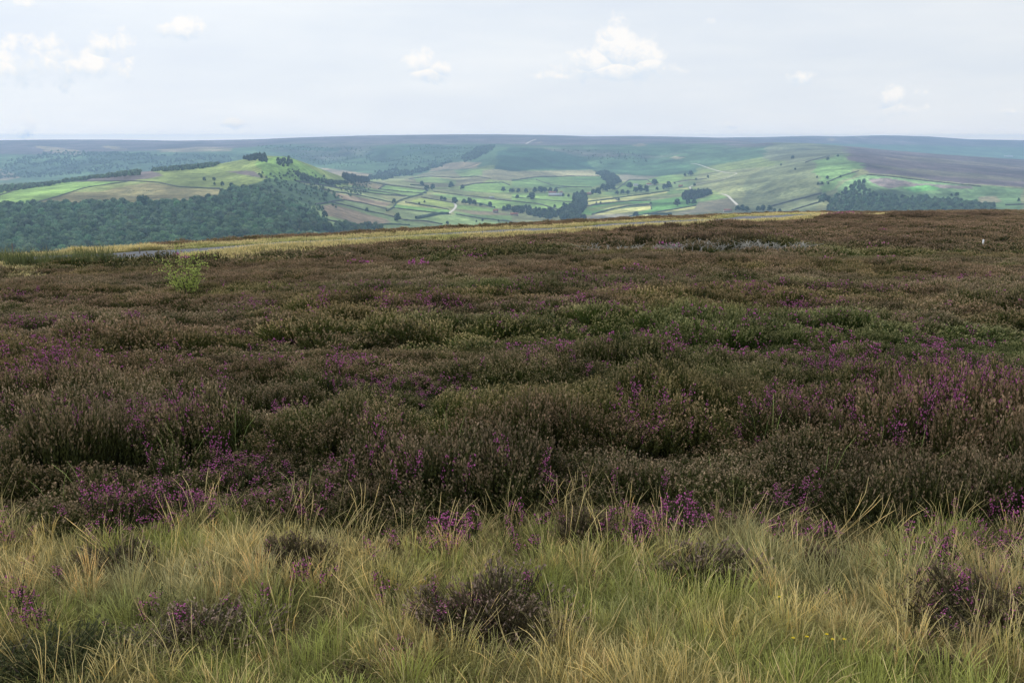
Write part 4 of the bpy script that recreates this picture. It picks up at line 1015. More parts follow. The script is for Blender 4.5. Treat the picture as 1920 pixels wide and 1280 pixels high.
x, y = jgrid(-32, 32, 13, 34, .36); heather_layer('heather', x, y, H1, .36, 1.0, 'olive and brown heather across the middle of the moor')
x, y = jgrid(-160, 160, 34, 215, .85); heather_layer('heather', x, y, H2, .38, 1.0, 'smooth brown heather on the far part of the moor up to the road')

# ---- bell heather in flower
def bell(seed, n, R0, H, k, r, leaves=9, lw=.005, ll=.018, part=.8):
    b, top, g = sprigs(n, R0, H, leaves, lw, ll, seed, spread=.35, low=.1)
    sel = g.uniform(size=n) < part
    flower_heads(b, top[sel], g, k, r); return b.mesh('bell_heather_form')
B0 = [proto('bell_heather_form', bell(400 + i, 7, .05, .40, 7, .0052), M_BELL) for i in range(4)]
B1 = [proto('bell_heather_form', bell(410 + i, 9, .11, .40, 4, .0095, 5, .008, .03), M_BELL) for i in range(3)]
B2 = [proto('bell_heather_form', bell(420 + i, 16, .5, .42, 2, .035, 3, .02, .06, .9), M_BELL) for i in range(3)]
def bell_layer(x, y, forms, label, mul=1.0, base=0.0):
    g = ground(x, y); h = canopy(x, y); u, v = proj(x, y, g + h)
    pr = patch(u, v, PURP)
    pr = pr * mul * sstep(.38, .62, fbm(x / .35, y / .35, 99, 2)) + base * sstep(.45, .75, fbm(x / 1.3, y / 1.3, 98, 2))
    k = (rng.uniform(size=len(x)) < pr) & (road_dist(x, y) > 3.6) & (y < edgeY(np.clip(x / y, -1, 1)) + 3)
    x, y, g, h, v = x[k], y[k], g[k], h[k], v[k]; n = len(x)
    inher = y < front(x)
    hh = np.where(inher, .22 * rng.uniform(.7, 1.2, n), h + patch(*proj(x, y, g + .3), TALL) + .055)
    s = hh / .39 * rng.uniform(.92, 1.14, n)
    rot = np.stack([rng.normal(0, .15, n), rng.normal(0, .15, n), rng.uniform(0, 6.28, n)], 1)
    scatter('bell_heather', np.stack([x, y, g], 1), rot, np.stack([np.ones(n), np.ones(n), s], 1), np.ones((n, 3)) * rng.uniform(.7, 1.2, (n, 1)), rng.integers(0, len(forms), n), forms, label)
    print('bell', n)
x, y = jgrid(-12, 12, 4.2, 11, .075); bell_layer(x, y, B0, 'magenta bell heather sprinkled through the nearest heather', 1.0, .26)
x, y = jgrid(-20, 20, 11, 24, .15); bell_layer(x, y, B1, 'magenta bell heather flecks in the middle of the moor', 1.4, .24)
x, y = jgrid(-80, 80, 24, 130, .55); bell_layer(x, y, B2, 'distant purple patches of flowering bell heather', 1.1, .004)

# ---- grass
def grass_form(seed, n, R0, H, w, seg=5, lean=.5, heads=.12, tip=1.0):
    g = np.random.default_rng(seed); b = Buf()
    rr = R0 * np.sqrt(g.uniform(0, 1, n)); an = g.uniform(0, 6.28, n); base = np.stack([np.cos(an) * rr, np.sin(an) * rr, np.zeros(n)], 1)
    out = np.stack([np.cos(an), np.sin(an), np.zeros(n)], 1) * .45 + g.normal(size=(n, 3)) * .75; out[:, 2] = 0; out /= np.linalg.norm(out, axis=1)[:, None]
    hh = H * g.uniform(.5, 1.15, n); ln = lean * g.uniform(.2, 1.4, n) * hh
    side = np.cross(out, [0, 0, 1]); tw = g.uniform(-.8, .8, n)[:, None]; side = side + out * tw; side /= np.linalg.norm(side, axis=1)[:, None]
    t = np.linspace(0, 1, seg + 1); rows = []
    droop = g.uniform(.0, .5, n)
    for f in t:
        c = base + out * (ln * f ** 1.8)[:, None] + np.array([0, 0, 1]) * (hh * (f - droop * .6 * f ** 3))[:, None]
        ww = w * (1 - f ** 2 * .9) * (1 if f > 0 else .8)
        rows.append(c - side * ww); rows.append(c + side * ww)
    V = np.stack(rows, 1).reshape(-1, 3); kk = 2 * (seg + 1)
    bi = np.arange(n)[:, None] * kk
    Q_ = np.concatenate([bi + np.array([[2 * i, 2 * i + 1, 2 * i + 3, 2 * i + 2]]) for i in range(seg)])
    gsp = g.uniform(0, 1, n)
    b.add(V, Q=Q_, C=np.stack([np.tile(np.repeat(t, 2), n) * tip, np.repeat(gsp, kk), np.zeros(n * kk)], 1))
    for i in range(int(n * heads)):   # thin flowering stalks with a narrow seed head
        a_ = g.uniform(0, 6.28); l = H * g.uniform(1.05, 1.5); o_ = np.array([math.cos(a_), math.sin(a_), 0]); ln_ = l * g.uniform(.05, .45)
        pts = [o_ * R0 * .3, o_ * (R0 * .3 + ln_ * .25) + np.array([0, 0, l * .5]), o_ * (R0 * .3 + ln_ * .6) + np.array([0, 0, l * .82]), o_ * (R0 * .3 + ln_) + np.array([0, 0, l])]
        tube(b, pts, [w * .7, w * .6, w * 1.2, w * .5], 3, (1.0, g.uniform(.5, 1), 0))
    return b.mesh('grass_form')
G0 = [proto('grass_form', grass_form(500 + i, 150, .10 + .02 * (i % 3), .115 + .022 * (i % 4), .00105, 5, 1.25, .16), M_GRASS) for i in range(6)]
G1 = [proto('grass_form', grass_form(510 + i, 80, .13, .07, .0016, 4, 1.6, 0, .9), M_GRASS) for i in range(3)]    # low matted grass
G2 = [proto('grass_form', grass_form(520 + i, 120, .35, .28, .007, 3, .6, .06), M_GRASS) for i in range(3)]      # verge, far off
BUSHES = [(930, 1200, .40), (1850, 1195, .40), (225, 1082, .26), (380, 1215, .38), (95, 1275, .42), (1315, 1105, .32), (1090, 1040, .2), (560, 1085, .22), (845, 1035, .15), (1190, 1040, .14), (1275, 1020, .17), (1895, 1010, .2), (745, 1250, .08), (1740, 1275, .15), (690, 1290, .15)]
BXY = [(*on_moor(u, v)[:2], r) for u, v, r in BUSHES]
def clear(x, y):
    k = np.ones(len(x), bool)
    for bx_, by_, r in BXY: k &= (np.hypot(x - bx_, (y - by_) * np.where(y < by_, .8, 1.1)) > r * .74) | (rng.uniform(size=len(x)) < .16)
    return k
x, y = jgrid(-7, 7, 2.2, 7.2, .105)
fr = front(x); pr = sstep(.35, -.45, y - fr); hole = sstep(.57, .66, fbm(x / .55, y / .45, 103, 3))
k = clear(x, y) & (rng.uniform(size=len(x)) < pr * (1 - .75 * hole)); x, y = x[k], y[k]; n = len(x); g = ground(x, y)
tn = fbm(x / .5, y / .45, 105, 3)[:, None]; tn2 = fbm(x / 1.6, y / 1.2, 107, 3)[:, None]
straw = np.array([1.0, .99, .76]); grn = np.array([.62, .76, .38]); grey = np.array([.74, .80, .76]); ging = np.array([1.08, .98, .80])
w_ = sstep(.37, .57, tn + (tn2 - .5) * .5)
tint = grn * (1 - w_) + straw * w_; w2_ = sstep(.55, .68, tn2); tint = tint * (1 - w2_ * .6) + grey * w2_ * .6
pick = (rng.uniform(size=(n, 1)) < .12); tint = np.where(pick, ging, tint)

hs = (.6 + .75 * fbm(x / .7, y / .7, 109, 2)) * (1 - .3 * sstep(-.8, .2, y - front(x))) * rng.uniform(.7, 1.25, n)
scatter('grass', np.stack([x, y, g - .005], 1), np.stack([rng.normal(0, .16, n), rng.normal(.06, .16, n), rng.uniform(0, 6.28, n)], 1), np.stack([rng.uniform(.8, 1.3, n)] * 2 + [hs], 1),
        (tint * rng.uniform(.75, 1.2, (n, 1))).clip(.05, 3), rng.integers(0, 6, n), G0, 'tussocky straw and green moor grass along the bottom of the picture', 'grass')
x, y = jgrid(-7, 7, 2.2, 7.0, .10); k = rng.uniform(size=len(x)) < sstep(.6, 0, y - front(x)); x, y = x[k], y[k]; n = len(x)
tt = np.array([.72, .64, .55]) * rng.uniform(.45, 1.1, (n, 1))
scatter('matted_grass', np.stack([x, y, ground(x, y)], 1), np.stack([rng.normal(0, .2, n), rng.normal(0, .2, n), rng.uniform(0, 6.28, n)], 1), np.ones((n, 3)) * rng.uniform(.7, 1.3, (n, 1)), tt, rng.integers(0, 3, n), G1, 'dead matted grass lying between the tussocks', 'grass')
x, y = jgrid(-7, 7, 2.4, 6.4, .16); k = clear(x, y) & (rng.uniform(size=len(x)) < .6 * sstep(.3, -.3, y - front(x))); x, y = x[k], y[k]; n = len(x)
G4 = [proto('grass_form', grass_form(540 + i, 16, .10, .24, .0011, 6, 1.5, .35), M_GRASS) for i in range(4)]
scatter('bent_grass', np.stack([x, y, ground(x, y)], 1), np.stack([rng.normal(0, .35, n), rng.normal(0, .35, n), rng.uniform(0, 6.28, n)], 1), np.ones((n, 3)) * rng.uniform(.7, 1.25, (n, 1)), np.array([1.05, 1.02, .84]) * rng.uniform(.7, 1.25, (n, 1)), rng.integers(0, 4, n), G4, 'bent and crossing straw stalks over the grass tussocks', 'grass')
# sparse long blades among the first heather
x, y = jgrid(-8, 8, 6.0, 8.2, .3); k = rng.uniform(size=len(x)) < .3 * sstep(.35, .6, fbm(x / 1.2, y / .8, 141, 2)); x, y = x[k], y[k]; n = len(x)
G3 = [proto('grass_form', grass_form(530 + i, 10, .05, .34, .0011, 5, .8, .25), M_GRASS) for i in range(3)]
scatter('long_grass', np.stack([x, y, ground(x, y)], 1), np.stack([rng.normal(0, .15, n), rng.normal(0, .15, n), rng.uniform(0, 6.28, n)], 1), np.ones((n, 3)) * rng.uniform(.7, 1.2, (n, 1)), np.array([.55, .8, .45]) * rng.uniform(.6, 1.2, (n, 1)), rng.integers(0, 3, n), G3, 'long green blades growing up through the first heather', 'grass')
# road verges
s = rng.uniform(0, 1, 20000); ix = s * (len(RC) - 1); base = np.stack([np.interp(ix, np.arange(len(RC)), RC[:, 0]), np.interp(ix, np.arange(len(RC)), RC[:, 1])], 1)
dd = np.gradient(RC, axis=0); dd /= np.linalg.norm(dd, axis=1)[:, None]; dn = np.stack([-dd[:, 1], dd[:, 0]], 1)[ix.astype(int)]
off = RW + .15 + rng.uniform(0, 1, len(s)) ** 1.2 * 3.2; sgn = np.where(rng.uniform(size=len(s)) < .5, 1, -1)
q = base + dn * (off * sgn)[:, None]; k = (road_dist(q[:, 0], q[:, 1]) > RW + .1) & (q[:, 1] > 10); q = q[k]; o_ = off[k]; n = len(q)
tw = fbm(q[:, 0] / 4, q[:, 1] / 4, 111, 2)[:, None] + sstep(2.4, 3.0, o_)[:, None] * .25
tint = np.array([.72, .84, .58]) * (1 - sstep(.35, .6, tw)) + np.array([.95, .97, .84]) * sstep(.35, .6, tw)
uu_, _q = proj(q[:, 0], q[:, 1], ground(q[:, 0], q[:, 1])); lowg = np.where((uu_ < 330) & (q[:, 1] < np.interp(q[:, 0], RC[:, 0], RC[:, 1])), .5, 1.0)
scatter('verge_grass', np.stack([q[:, 0], q[:, 1], ground(q[:, 0], q[:, 1])], 1), np.stack([rng.normal(0, .1, n), rng.normal(0, .1, n), rng.uniform(0, 6.28, n)], 1),
        np.stack([np.ones(n)] * 2 + [(.26 + .55 * sstep(.2, 2.2, o_ - RW)) * lowg * rng.uniform(.7, 1.2, n)], 1), tint * rng.uniform(.8, 1.15, (n, 1)), rng.integers(0, 3, n), G2, 'pale yellow grass verges on both sides of the moor road', 'grass')

# ------------------------------------------------------------------ plants one can point to
def plant_material(nm, *a, **k): return plant_mat(nm, *a, tint=(1, 1, 1), **k)
MH_PINK = plant_material('faded_pink_heather', (.05, .038, .028), (.11, .092, .048), (.36, .26, .21), trans=.12)
MH_BRN = plant_material('brown_heather', (.05, .038, .025), (.095, .08, .038), (.24, .175, .12), trans=.12)
MH_GRN = plant_material('green_heather', (.04, .035, .02), (.055, .075, .028), (.13, .13, .06), trans=.12)
M_STEM = simple_mat('woody_stem', (.045, .034, .028), (.09, .075, .065), 30)
MB_ONE = plant_material('bell_heather_bush_leaves', (.035, .028, .018), (.045, .075, .022), (.08, .09, .035), flower=(.62, .15, .42), trans=.12)
def bush(u, v, R0, H, n, mat, label, seed, name='heather_bush', sx=1.0, group=None):
    H *= .8; n = int(n * .8)
    x, y, z = on_moor(u, v); t = bpy.data.objects.new(name, None); COL.objects.link(t); t.location = (x, y, z); t.empty_display_size = .1
    tag(t, label, 'heather', group)
    b, top, g = sprigs(n, R0, H, 13, .0042, .020, seed, spread=.72, low=.35)
    # lumpy outline: push groups of sprigs up and down
    V = np.concatenate(b.V); kx = 1 + .7 * (fbm(V[:, 0] / .13 + seed, V[:, 1] / .13, 5, 2) - .5) * 2
    V = V * np.stack([np.full(len(V), sx), np.ones(len(V)), kx], 1)
    me = mesh_np('foliage', V, [np.concatenate(b.Q)], np.concatenate(b.C)); link('foliage', me, mat, t)
    s = Buf()
    for i in range(26):
        an = g.uniform(0, 6.28); r = R0 * g.uniform(.3, .85); l = H * .7
        tube(s, [(0, 0, -.02), (math.cos(an) * r * .45 * sx, math.sin(an) * r * .45, l * .25), (math.cos(an + .3) * r * .8 * sx, math.sin(an + .3) * r * .8, l * .6), (math.cos(an) * r * sx, math.sin(an) * r, l)], [.007, .005, .004, .002], 5)
    link('stems', s.mesh('stems'), M_STEM, t)
    return t
GB = 'heather bushes standing in the grass'
bush(930, 1200, .34, .30, 620, MH_PINK, 'large faded pink heather bush in the middle of the grass', 601, sx=1.3, group=GB)
bush(1850, 1195, .34, .26, 520, MH_BRN, 'wide brown heather bush in the grass by the right edge', 602, sx=1.4, group=GB)
bush(225, 1082, .24, .26, 330, MH_BRN, 'brown-topped heather bush in the grass below the bell heather on the left', 603, sx=1.2, group=GB)
bush(380, 1215, .28, .20, 420, MH_PINK, 'low greyish pink heather bush near the bottom left', 604, sx=1.5, group=GB)
bush(95, 1275, .30, .19, 420, MH_GRN, 'low dark green heather bush in the bottom left corner', 605, sx=1.5, group=GB)
bush(1315, 1105, .24, .22, 330, MH_PINK, 'grey-pink heather bush below the brightest bell heather', 606, sx=1.5, group=GB)
bush(1090, 1040, .2, .26, 260, MH_BRN, 'olive brown heather bush between two magenta clumps', 607, group=GB)
bush(560, 1085, .2, .24, 260, MH_BRN, 'rounded brown heather bush left of centre in the grass', 608, sx=1.2, group=GB)
bush(1540, 1090, .1, .2, 90, MH_BRN, 'small upright brown heather tuft in the pale grass', 609, group=GB)
bush(1660, 1000, .2, .3, 260, MH_GRN, 'tall twiggy heather bush at the edge of the dark heather', 610, sx=1.3, group=GB)
bush(1740, 1275, .16, .14, 150, MH_BRN, 'low brown heather tuft at the bottom edge right of centre', 611, group=GB)
bush(690, 1290, .16, .12, 120, MH_BRN, 'low dark heather tuft at the bottom edge left of centre', 612, group=GB)

def bell_bush(u, v, R0, H, n, label, seed, part=.75):
    x, y, z = on_moor(u, v); t = bpy.data.objects.new('bell_heather_bush', None); COL.objects.link(t); t.location = (x, y, z); t.empty_display_size = .1
    tag(t, label, 'heather', 'flowering bell heather bushes along the front of the moor')
    b, top, g = sprigs(n, R0, H, 12, .0035, .014, seed, spread=.55, low=.15); link('foliage', b.mesh('foliage'), MB_ONE, t)
    f = Buf(); flower_heads(f, top[g.uniform(size=n) < part * .8], g, 6, .0056); fo = link('blossom', f.mesh('blossom'), MB_ONE, t)
for i, (u, v, r_, h_, n_, lab) in enumerate((
        (845, 1035, .15, .24, 62, 'bright magenta bell heather clump where grass meets heather'),
        (1190, 1040, .13, .24, 50, 'magenta bell heather clump left of the largest one'),
        (1275, 1020, .17, .30, 85, 'largest magenta bell heather clump against the dark hollow'),
        (1895, 1010, .19, .32, 75, 'tall magenta bell heather at the right edge'),
        (1470, 1035, .13, .2, 40, 'low magenta bell heather right of the largest clump'),
        (1545, 1035, .08, .2, 22, 'slim magenta bell heather beside the low one'),
        (745, 1250, .08, .14, 26, 'small deep purple bell heather low in the foreground grass'),
        (1730, 1210, .05, .1, 12, 'tiny dark purple bell heather in the right-hand grass'),
        (390, 1095, .08, .14, 16, 'sparse bell heather in the grass left of the brown bush'),
        (520, 1065, .09, .18, 22, 'purple bell heather on top of the rounded brown bush'),
        (210, 990, .15, .26, 45, 'bell heather rising behind the grass on the left'),
        (340, 985, .14, .26, 40, 'bell heather against the dark hollow on the left'),
        (45, 1030, .09, .14, 20, 'low bell heather at the left edge'),
        (1800, 960, .12, .28, 40, 'bell heather in front of the shaded heather near the right'),
        (1865, 1075, .1, .18, 18, 'thin bell heather right of the pale grass'))):
    bell_bush(u, v, r_, h_, n_, lab, 700 + i)

# yellow flowers
M_YEL = simple_mat('yellow_petals', (.75, .55, .02), (.85, .68, .05), 40); M_GST = simple_mat('green_stem', (.08, .14, .04), (.13, .2, .06), 30)
for i, (u, v, lab) in enumerate(((1461, 1120, 'yellow flower on its own above the others in the grass'), (1487, 1197, 'leftmost yellow flower of the low row'), (1513, 1196, 'second yellow flower of the low row'),
                                 (1550, 1190, 'highest yellow flower of the low row'), (1561, 1199, 'brightest yellow flower of the low row'), (1583, 1199, 'rightmost yellow flower of the low row'))):
    x, y, z = on_moor(u, v, .2); t = bpy.data.objects.new('yellow_flower', None); COL.objects.link(t); t.location = (x, y, z); tag(t, lab, 'flower', 'small yellow flowers in the grass'); t.empty_display_size = .05
    b = Buf(); tube(b, [(0, 0, 0), (.01, 0, .1), (0, 0, .2)], .0013, 5); link('stem', b.mesh('stem'), M_GST, t)
    b = Buf()
    for k in range(5):
        a_ = k * 1.257 + i; c, s_ = math.cos(a_), math.sin(a_)
        b.add([(0, 0, .2), (c * .005 - s_ * .0035, s_ * .005 + c * .0035, .203), (c * .009, s_ * .009, .204), (c * .005 + s_ * .0035, s_ * .005 - c * .0035, .203)], Q=[[0, 1, 2, 3]])
    b.add(ICO1[0] * .003 + np.array([0, 0, .203]), T=ICO1[1]); link('petals', b.mesh('petals'), M_YEL, t)

# birch sapling
x, y, z = on_moor(352, 566); z += .12
t = bpy.data.objects.new('birch_sapling', None); COL.objects.link(t); t.location = (x, y, z); tag(t, 'bright green young birch standing alone in the heather', 'sapling'); t.empty_display_size = .2
g = np.random.default_rng(77); b = Buf(); tips = []
PXM = y / F   # metres per photo pixel at its distance
limbs = [(-46, 34), (-36, 22), (-22, 36), (-28, 10), (-10, 30), (-6, 62), (-4, 50), (6, 40), (22, 52), (32, 50), (38, 46), (30, 30), (36, 34), (14, 46), (-16, 8), (18, 20), (26, 14)]
for (dx, dz) in limbs:
    e = np.array([dx * PXM, g.uniform(-.35, .35), (dz + 14) * 1.12 * PXM + .12]); mdl = e * np.array([.45, .45, .4]) + np.array([g.normal() * .03, 0, 0])
    pts = catmull([(0, 0, -.02), tuple(mdl), tuple(e)], 6); tube(b, pts, np.linspace(.012, .003, len(pts)), 5)
    for f in np.linspace(.35, 1, 7):
        p = pts[int(f * (len(pts) - 1))]; q_ = p + g.normal(size=3) * np.array([.09, .09, .07]) + np.array([0, 0, .03]); tube(b, [p, q_], [.004, .002], 4); tips += [p, q_, (p + q_) / 2]
link('branches', b.mesh('branches'), M_STEM, t)
b = Buf()
for p in tips:
    for _ in range(4):
        c = p + g.normal(size=3) * .045; s_ = g.normal(size=3); s_ /= np.linalg.norm(s_); n_ = g.normal(size=3); n_ /= np.linalg.norm(n_); w_ = np.cross(s_, n_) * .018; l_ = s_ * .03
        b.add([c - l_, c + w_, c + l_, c - w_], Q=[[0, 1, 2, 3]], C=(.6, g.uniform(0, 1), 0))
link('leaves', b.mesh('leaves'), plant_material('birch_leaves', (.30, .36, .10), (.42, .50, .14), (.45, .55, .16), trans=.35), t)

# white marker post and thin roadside posts
m_post = simple_mat('white_paint', (.74, .74, .74), (.84, .84, .83), 10); m_wood = simple_mat('grey_wood', (.13, .11, .09), (.24, .21, .18), 12)
x, y, z = on_moor(1843, 459, .3); b = Buf(); b.add(box_v(-.026, .026, -.026, .026, -.1, .5), Q=BOXQ); b.add([(-.026, -.026, .5), (.026, -.026, .5), (.026, .026, .5), (-.026, .026, .5), (0, 0, .52)], T=[[0, 1, 4], [1, 2, 4], [2, 3, 4], [3, 0, 4]])
tag(link('marker_post', b.mesh('marker_post'), m_post, loc=(x, y, z)), 'short white marker post standing in the heather', 'post')
for i, (u, v, hpx, lab) in enumerate(((25, 484, 28, 'thin wooden snow pole beside the rushes'), (290, 462, 24, 'slender pole on the bank left of the dark edge'), (657, 438, 12, 'short stout post on the dark bank beyond the road'), (1016, 420, 9, 'small post on the bank beyond the road near the middle'),
                                      (262, 478, 14, 'thin stick by the near verge'), (960, 444, 7, 'little post in the near verge of the road'))):
    x, y, z = on_moor(u, v); hh = hpx / F * y; r_ = .045 if i in (2, 3) else .022
    b = Buf(); tube(b, [(0, 0, -.1), (.01, 0, hh * .5), (0, 0, hh)], [r_, r_, r_ * .9], 8)
    tag(link('roadside_post', b.mesh('roadside_post'), m_wood, loc=(x, y, z)), lab, 'post', 'posts along the moor road')

# rushes by the road on the left
M_RUSH = plant_material('rush_stems', (.12, .13, .06), (.17, .20, .08), (.36, .34, .18), trans=.15)
RP = [(8, 497, 26, 'tall'), (30, 500, 22, ''), (52, 499, 24, ''), (72, 501, 18, ''), (92, 499, 24, ''), (112, 500, 17, ''), (130, 500, 21, ''), (150, 500, 22, ''), (170, 499, 18, ''), (196, 496, 30, ''), (158, 488, 20, ''), (212, 500, 12, '')]
names = ['first rush clump at the left edge beside the thin pole', 'second rush clump from the left edge by the road', 'full dark rush clump left of the gap', 'short rush clump in the left half of the row', 'tall dark rush clump in the left half of the row', 'low rush clump in the middle of the row',
         'rush clump just right of the low middle one', 'broad rush clump in the right half of the row', 'thin rush clump before the tallest one', 'tallest pale rush clump at the right end of the row', 'rush clump standing behind the others near the road', 'lowest rush clump ending the row']
for i, (u, v, hpx, _) in enumerate(RP):
    x, y, z = on_moor(u, v, .05); hh = hpx / F * y + .3; me = grass_form(800 + i, 190, .36, hh, .0085, 4, .25, 0); me.name = 'rush_clump'
    tag(link('rush_clump', me, M_RUSH, loc=(x, y, z)), names[i], 'rushes', 'clumps of rushes by the road')
# dry gorse-grey bleached stems in front of the tall heather
M_DEAD = simple_mat('bleached_stem', (.28, .27, .235), (.50, .48, .42), 20)
b = Buf(); g = np.random.default_rng(91)
for i in range(330):
    u = g.uniform(1230, 1515) if i % 5 else g.uniform(1040, 1250)
    if i % 3 == 0: u = g.normal(1380, 45)
    x, y, z = on_moor(u, 469.5 + g.normal() * 1.4, .25); z += .22; l = g.uniform(.08, .30) * (1 if u > 1250 else .6); dx, dy = g.normal(size=2) * 1.3; l *= 1.25 - .5 * abs(math.sin(u * .031))
    p1 = np.array([x + dx * l * .4, y + dy * l * .4, z + .06 + l * .6]); p2 = np.array([x + dx * l, y + dy * l, z + .08 + l])
    tube(b, [(x, y, z), tuple(p1), tuple(p2)], [.013, .010, .005], 4)
    tube(b, [tuple(p1), tuple(p1 + np.array([-dx * l * .5, dy * l * .3, l * .4]))], [.008, .004], 4)
tag(link('bleached_stems', b.mesh('bleached_stems'), M_DEAD), 'bleached grey dead heather stems in front of the tall dark heather', 'dead stems', kind='stuff')

# ------------------------------------------------------------------ an unseen cumulus, placed sunward so its shadow lies on the near moor
SUN_AZ, SUN_EL = R(-38), R(52)      # azimuth from straight ahead (+y), positive to the right
g = np.random.default_rng(55); b = Buf(); hc = 900.0; off = hc / math.tan(SUN_EL)
cx, cy = 185 + math.sin(SUN_AZ) * off, -105 + math.cos(SUN_AZ) * off
V = ico(5)[0]; T = ico(5)[1]
rad = 1 + .35 * (fbm(V[:, 0] * 2.2 + 9, V[:, 1] * 2.2 + V[:, 2], 7, 4) - .5) * 2
V = V * rad[:, None] * np.array([290, 290, 75])
b.add(V, T=T)
m, nt = new_mat('cloud_vapour'); out = N(nt, 'ShaderNodeOutputMaterial'); pv = N(nt, 'ShaderNodeVolumePrincipled')
pv.inputs['Color'].default_value = (1, 1, 1, 1); pv.inputs['Density'].default_value = .009; L(nt, pv.outputs[0], out.inputs['Volume'])
tag(link('cloud', b.mesh('cloud', True), m, loc=(cx, cy, hc)), 'unseen thin cloud placed high overhead to shade the near moor', 'cloud', kind='stuff')

# ------------------------------------------------------------------ haze
me = mesh_np('haze', box_v(-10500, 10500, -300, 11700, float(HT.min()) - 5, float(HT.max()) + 12), BOXQ)
m, nt = new_mat('haze_air'); out = N(nt, 'ShaderNodeOutputMaterial'); pv = N(nt, 'ShaderNodeVolumePrincipled')
pv.inputs['Color'].default_value = (.47, .71, 1, 1); pv.inputs['Density'].default_value = HAZE = 1.15e-4; pv.inputs['Anisotropy'].default_value = .2
L(nt, pv.outputs[0], out.inputs['Volume'])
tag(link('haze', me, m), 'pale blue haze over the valley and hills', 'haze', kind='stuff')

# ------------------------------------------------------------------ sky, clouds, sun
w = bpy.data.worlds.new('World'); SC.world = w; w.use_nodes = True; nt = w.node_tree; nt.nodes.clear()
sky = N(nt, 'ShaderNodeTexSky', sky_type='NISHITA'); sky.sun_disc = False; sky.sun_elevation = SUN_EL; sky.sun_rotation = SUN_AZ
sky.dust_density = 2.0
tc = N(nt, 'ShaderNodeTexCoord'); sx = N(nt, 'ShaderNodeSeparateXYZ'); L(nt, tc.outputs['Generated'], sx.inputs[0])
X_, Y_, Z_ = sx.outputs
ym = mth(nt, 'MAXIMUM', Y_, .02)
pa = mth(nt, 'DIVIDE', X_, ym); pt = mth(nt, 'DIVIDE', Z_, ym)
cb = N(nt, 'ShaderNodeCombineXYZ'); L(nt, pa, cb.inputs[0]); L(nt, pt, cb.inputs[1])
PV = cb.outputs[0]
nz = N(nt, 'ShaderNodeTexNoise'); nz.inputs['Scale'].default_value = 34; nz.inputs['Detail'].default_value = 9; nz.inputs['Roughness'].default_value = .66; L(nt, PV, nz.inputs['Vector'])
nf = nz.outputs['Fac']
fine = noise(nt, 90, 5, .6, PV)
# cumulus: groups of soft lobes at their bearing and height in the sky
LOBES = [(1150, 92, 40, 42, 1), (1118, 118, 45, 30, 1), (1190, 105, 44, 36, 1), (1155, 132, 85, 17, 1), (1205, 125, 32, 24, 1), (1145, 70, 22, 22, 1),
         (785, 118, 30, 24, .9), (825, 130, 28, 14, .8), (800, 138, 36, 14, .8),
         (65, 118, 90, 36, .6), (150, 122, 75, 28, .6), (195, 88, 42, 24, .62), (90, 88, 44, 24, .55), (10, 130, 50, 24, .55), (110, 105, 80, 30, .55),
         (300, 55, 26, 15, .7), (345, 52, 26, 20, .75), (1500, 145, 24, 12, .7), (1330, 43, 24, 12, .5), (1670, 182, 22, 18, .5), (1700, 208, 32, 16, .5), (430, 231, 38, 9, .6), (1030, 145, 50, 10, .5), (1370, 236, 18, 6, .45),
         (1900, 210, 22, 7, .45), (60, 8, 30, 12, .5), (30, 230, 50, 26, .25), (1735, 175, 12, 8, .35)]
F_ = None; SY = None
for u, v, ru, rv, k_ in LOBES:
    a0, t0 = ray(u, v)
    s_ = N(nt, 'ShaderNodeVectorMath', operation='SUBTRACT'); L(nt, PV, s_.inputs[0]); s_.inputs[1].default_value = (float(a0), float(t0), 0)
    q_ = N(nt, 'ShaderNodeVectorMath', operation='MULTIPLY'); L(nt, s_.outputs[0], q_.inputs[0]); q_.inputs[1].default_value = (F / ru / 1.45, F / rv / 1.4, 0)
    ln = N(nt, 'ShaderNodeVectorMath', operation='LENGTH'); L(nt, q_.outputs[0], ln.inputs[0])
    f_ = mth(nt, 'MULTIPLY', mth(nt, 'SUBTRACT', 1.0, ln.outputs['Value']), k_)
    sy_ = N(nt, 'ShaderNodeSeparateXYZ'); L(nt, q_.outputs[0], sy_.inputs[0])
    if F_ is None: F_, SY = f_, sy_.outputs[1]
    else:
        gt = mth(nt, 'GREATER_THAN', f_, F_); SY = mth(nt, 'ADD', SY, mth(nt, 'MULTIPLY', gt, mth(nt, 'SUBTRACT', sy_.outputs[1], SY))); F_ = mth(nt, 'MAXIMUM', F_, f_)
fld = mth(nt, 'ADD', F_, mth(nt, 'MULTIPLY', mth(nt, 'SUBTRACT', nf, .53), 2.6))
mask = N(nt, 'ShaderNodeMapRange', interpolation_type='SMOOTHSTEP'); L(nt, fld, mask.inputs[0]); mask.inputs[1].default_value = .0; mask.inputs[2].default_value = .55
front_ = mth(nt, 'GREATER_THAN', Y_, .05)
mk = mth(nt, 'MULTIPLY', mask.outputs[0], front_)
# the sky behind the haze grows brighter towards the horizon
def low_sky(Z):
    T = math.exp(-HAZE * min(11700, (float(HT.max()) + 12) / max(Z, 1e-4)))
    return tuple((t - (1 - T) * S) / (T * V) for t, S, V in zip((.81, .87, .955), (.48, .64, .82), (.82, .87, .96)))
COMP = [(z, low_sky(z)) for z in (0, .0052, .0065, .008, .0105, .014, .02, .032, .06, .12)] + [(.3, (1, 1, 1))]
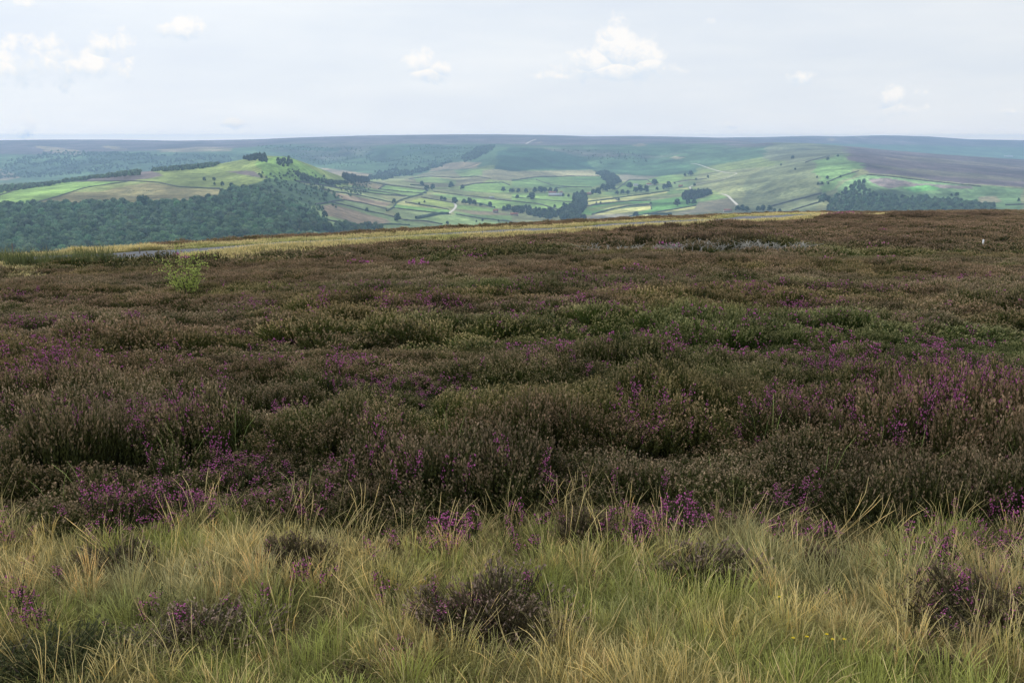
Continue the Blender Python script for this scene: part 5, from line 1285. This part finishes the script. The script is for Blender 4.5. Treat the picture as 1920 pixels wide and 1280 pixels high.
# thin high veil: whiter low down and to the left, streaked
mp = N(nt, 'ShaderNodeMapping'); L(nt, tc.outputs['Generated'], mp.inputs[0]); mp.inputs['Scale'].default_value = (2.2, 2.2, 11)
vn = noise(nt, 1.6, 6, .55, mp.outputs[0])
veilc = ramp(nt, vn, [(.3, (.78, .84, .95)), (.5, (.84, .89, .97)), (.7, (.92, .95, 1.0))])
lr = N(nt, 'ShaderNodeMapRange'); L(nt, X_, lr.inputs[0]); lr.inputs[1].default_value = -.5; lr.inputs[2].default_value = .5; lr.inputs[3].default_value = 1.06; lr.inputs[4].default_value = .95
veilc = mixc(nt, 1.0, veilc, lr.outputs[0], 'MULTIPLY')
veilc = mixc(nt, 1.0, veilc, ramp(nt, Z_, COMP), 'MULTIPLY')
zen = N(nt, 'ShaderNodeMapRange', interpolation_type='SMOOTHSTEP'); L(nt, Z_, zen.inputs[0]); zen.inputs[1].default_value = .22; zen.inputs[2].default_value = .6; zen.inputs[3].default_value = .92; zen.inputs[4].default_value = .85
b1 = N(nt, 'ShaderNodeBackground'); L(nt, sky.outputs[0], b1.inputs[0]); b1.inputs[1].default_value = .1
b2 = N(nt, 'ShaderNodeBackground'); b2.inputs[1].default_value = 1.0
cloudc = ramp(nt, mth(nt, 'ADD', mth(nt, 'ADD', mth(nt, 'MULTIPLY', fine, .5), mth(nt, 'MULTIPLY', SY, .34)), mth(nt, 'MULTIPLY', nf, .5)), [(.28, (.77, .86, .97)), (.58, (1.08, 1.05, 1.02))])
L(nt, mixc(nt, mth(nt, 'MULTIPLY', mk, .95), veilc, cloudc), b2.inputs[0])
ms = N(nt, 'ShaderNodeMixShader'); L(nt, zen.outputs[0], ms.inputs[0]); L(nt, b1.outputs[0], ms.inputs[1]); L(nt, b2.outputs[0], ms.inputs[2])
wo = N(nt, 'ShaderNodeOutputWorld'); L(nt, ms.outputs[0], wo.inputs[0])

sd = bpy.data.lights.new('sun', 'SUN'); sd.energy = 3.8; sd.angle = R(.6); sd.color = (1, .95, .87)
so = bpy.data.objects.new('sun', sd); COL.objects.link(so)
from mathutils import Vector
dirs = Vector((math.sin(SUN_AZ) * math.cos(SUN_EL), math.cos(SUN_AZ) * math.cos(SUN_EL), math.sin(SUN_EL)))
so.rotation_euler = dirs.to_track_quat('Z', 'Y').to_euler()

SC.view_settings.view_transform = 'Standard'; SC.view_settings.look = 'None'; SC.view_settings.gamma = 1; SC.view_settings.exposure = 0
SC.cycles.use_denoising = True; SC.cycles.use_adaptive_sampling = True; SC.cycles.adaptive_threshold = .02
SC.cycles.max_bounces = 5; SC.cycles.diffuse_bounces = 3; SC.cycles.volume_bounces = 0; SC.cycles.transparent_max_bounces = 8
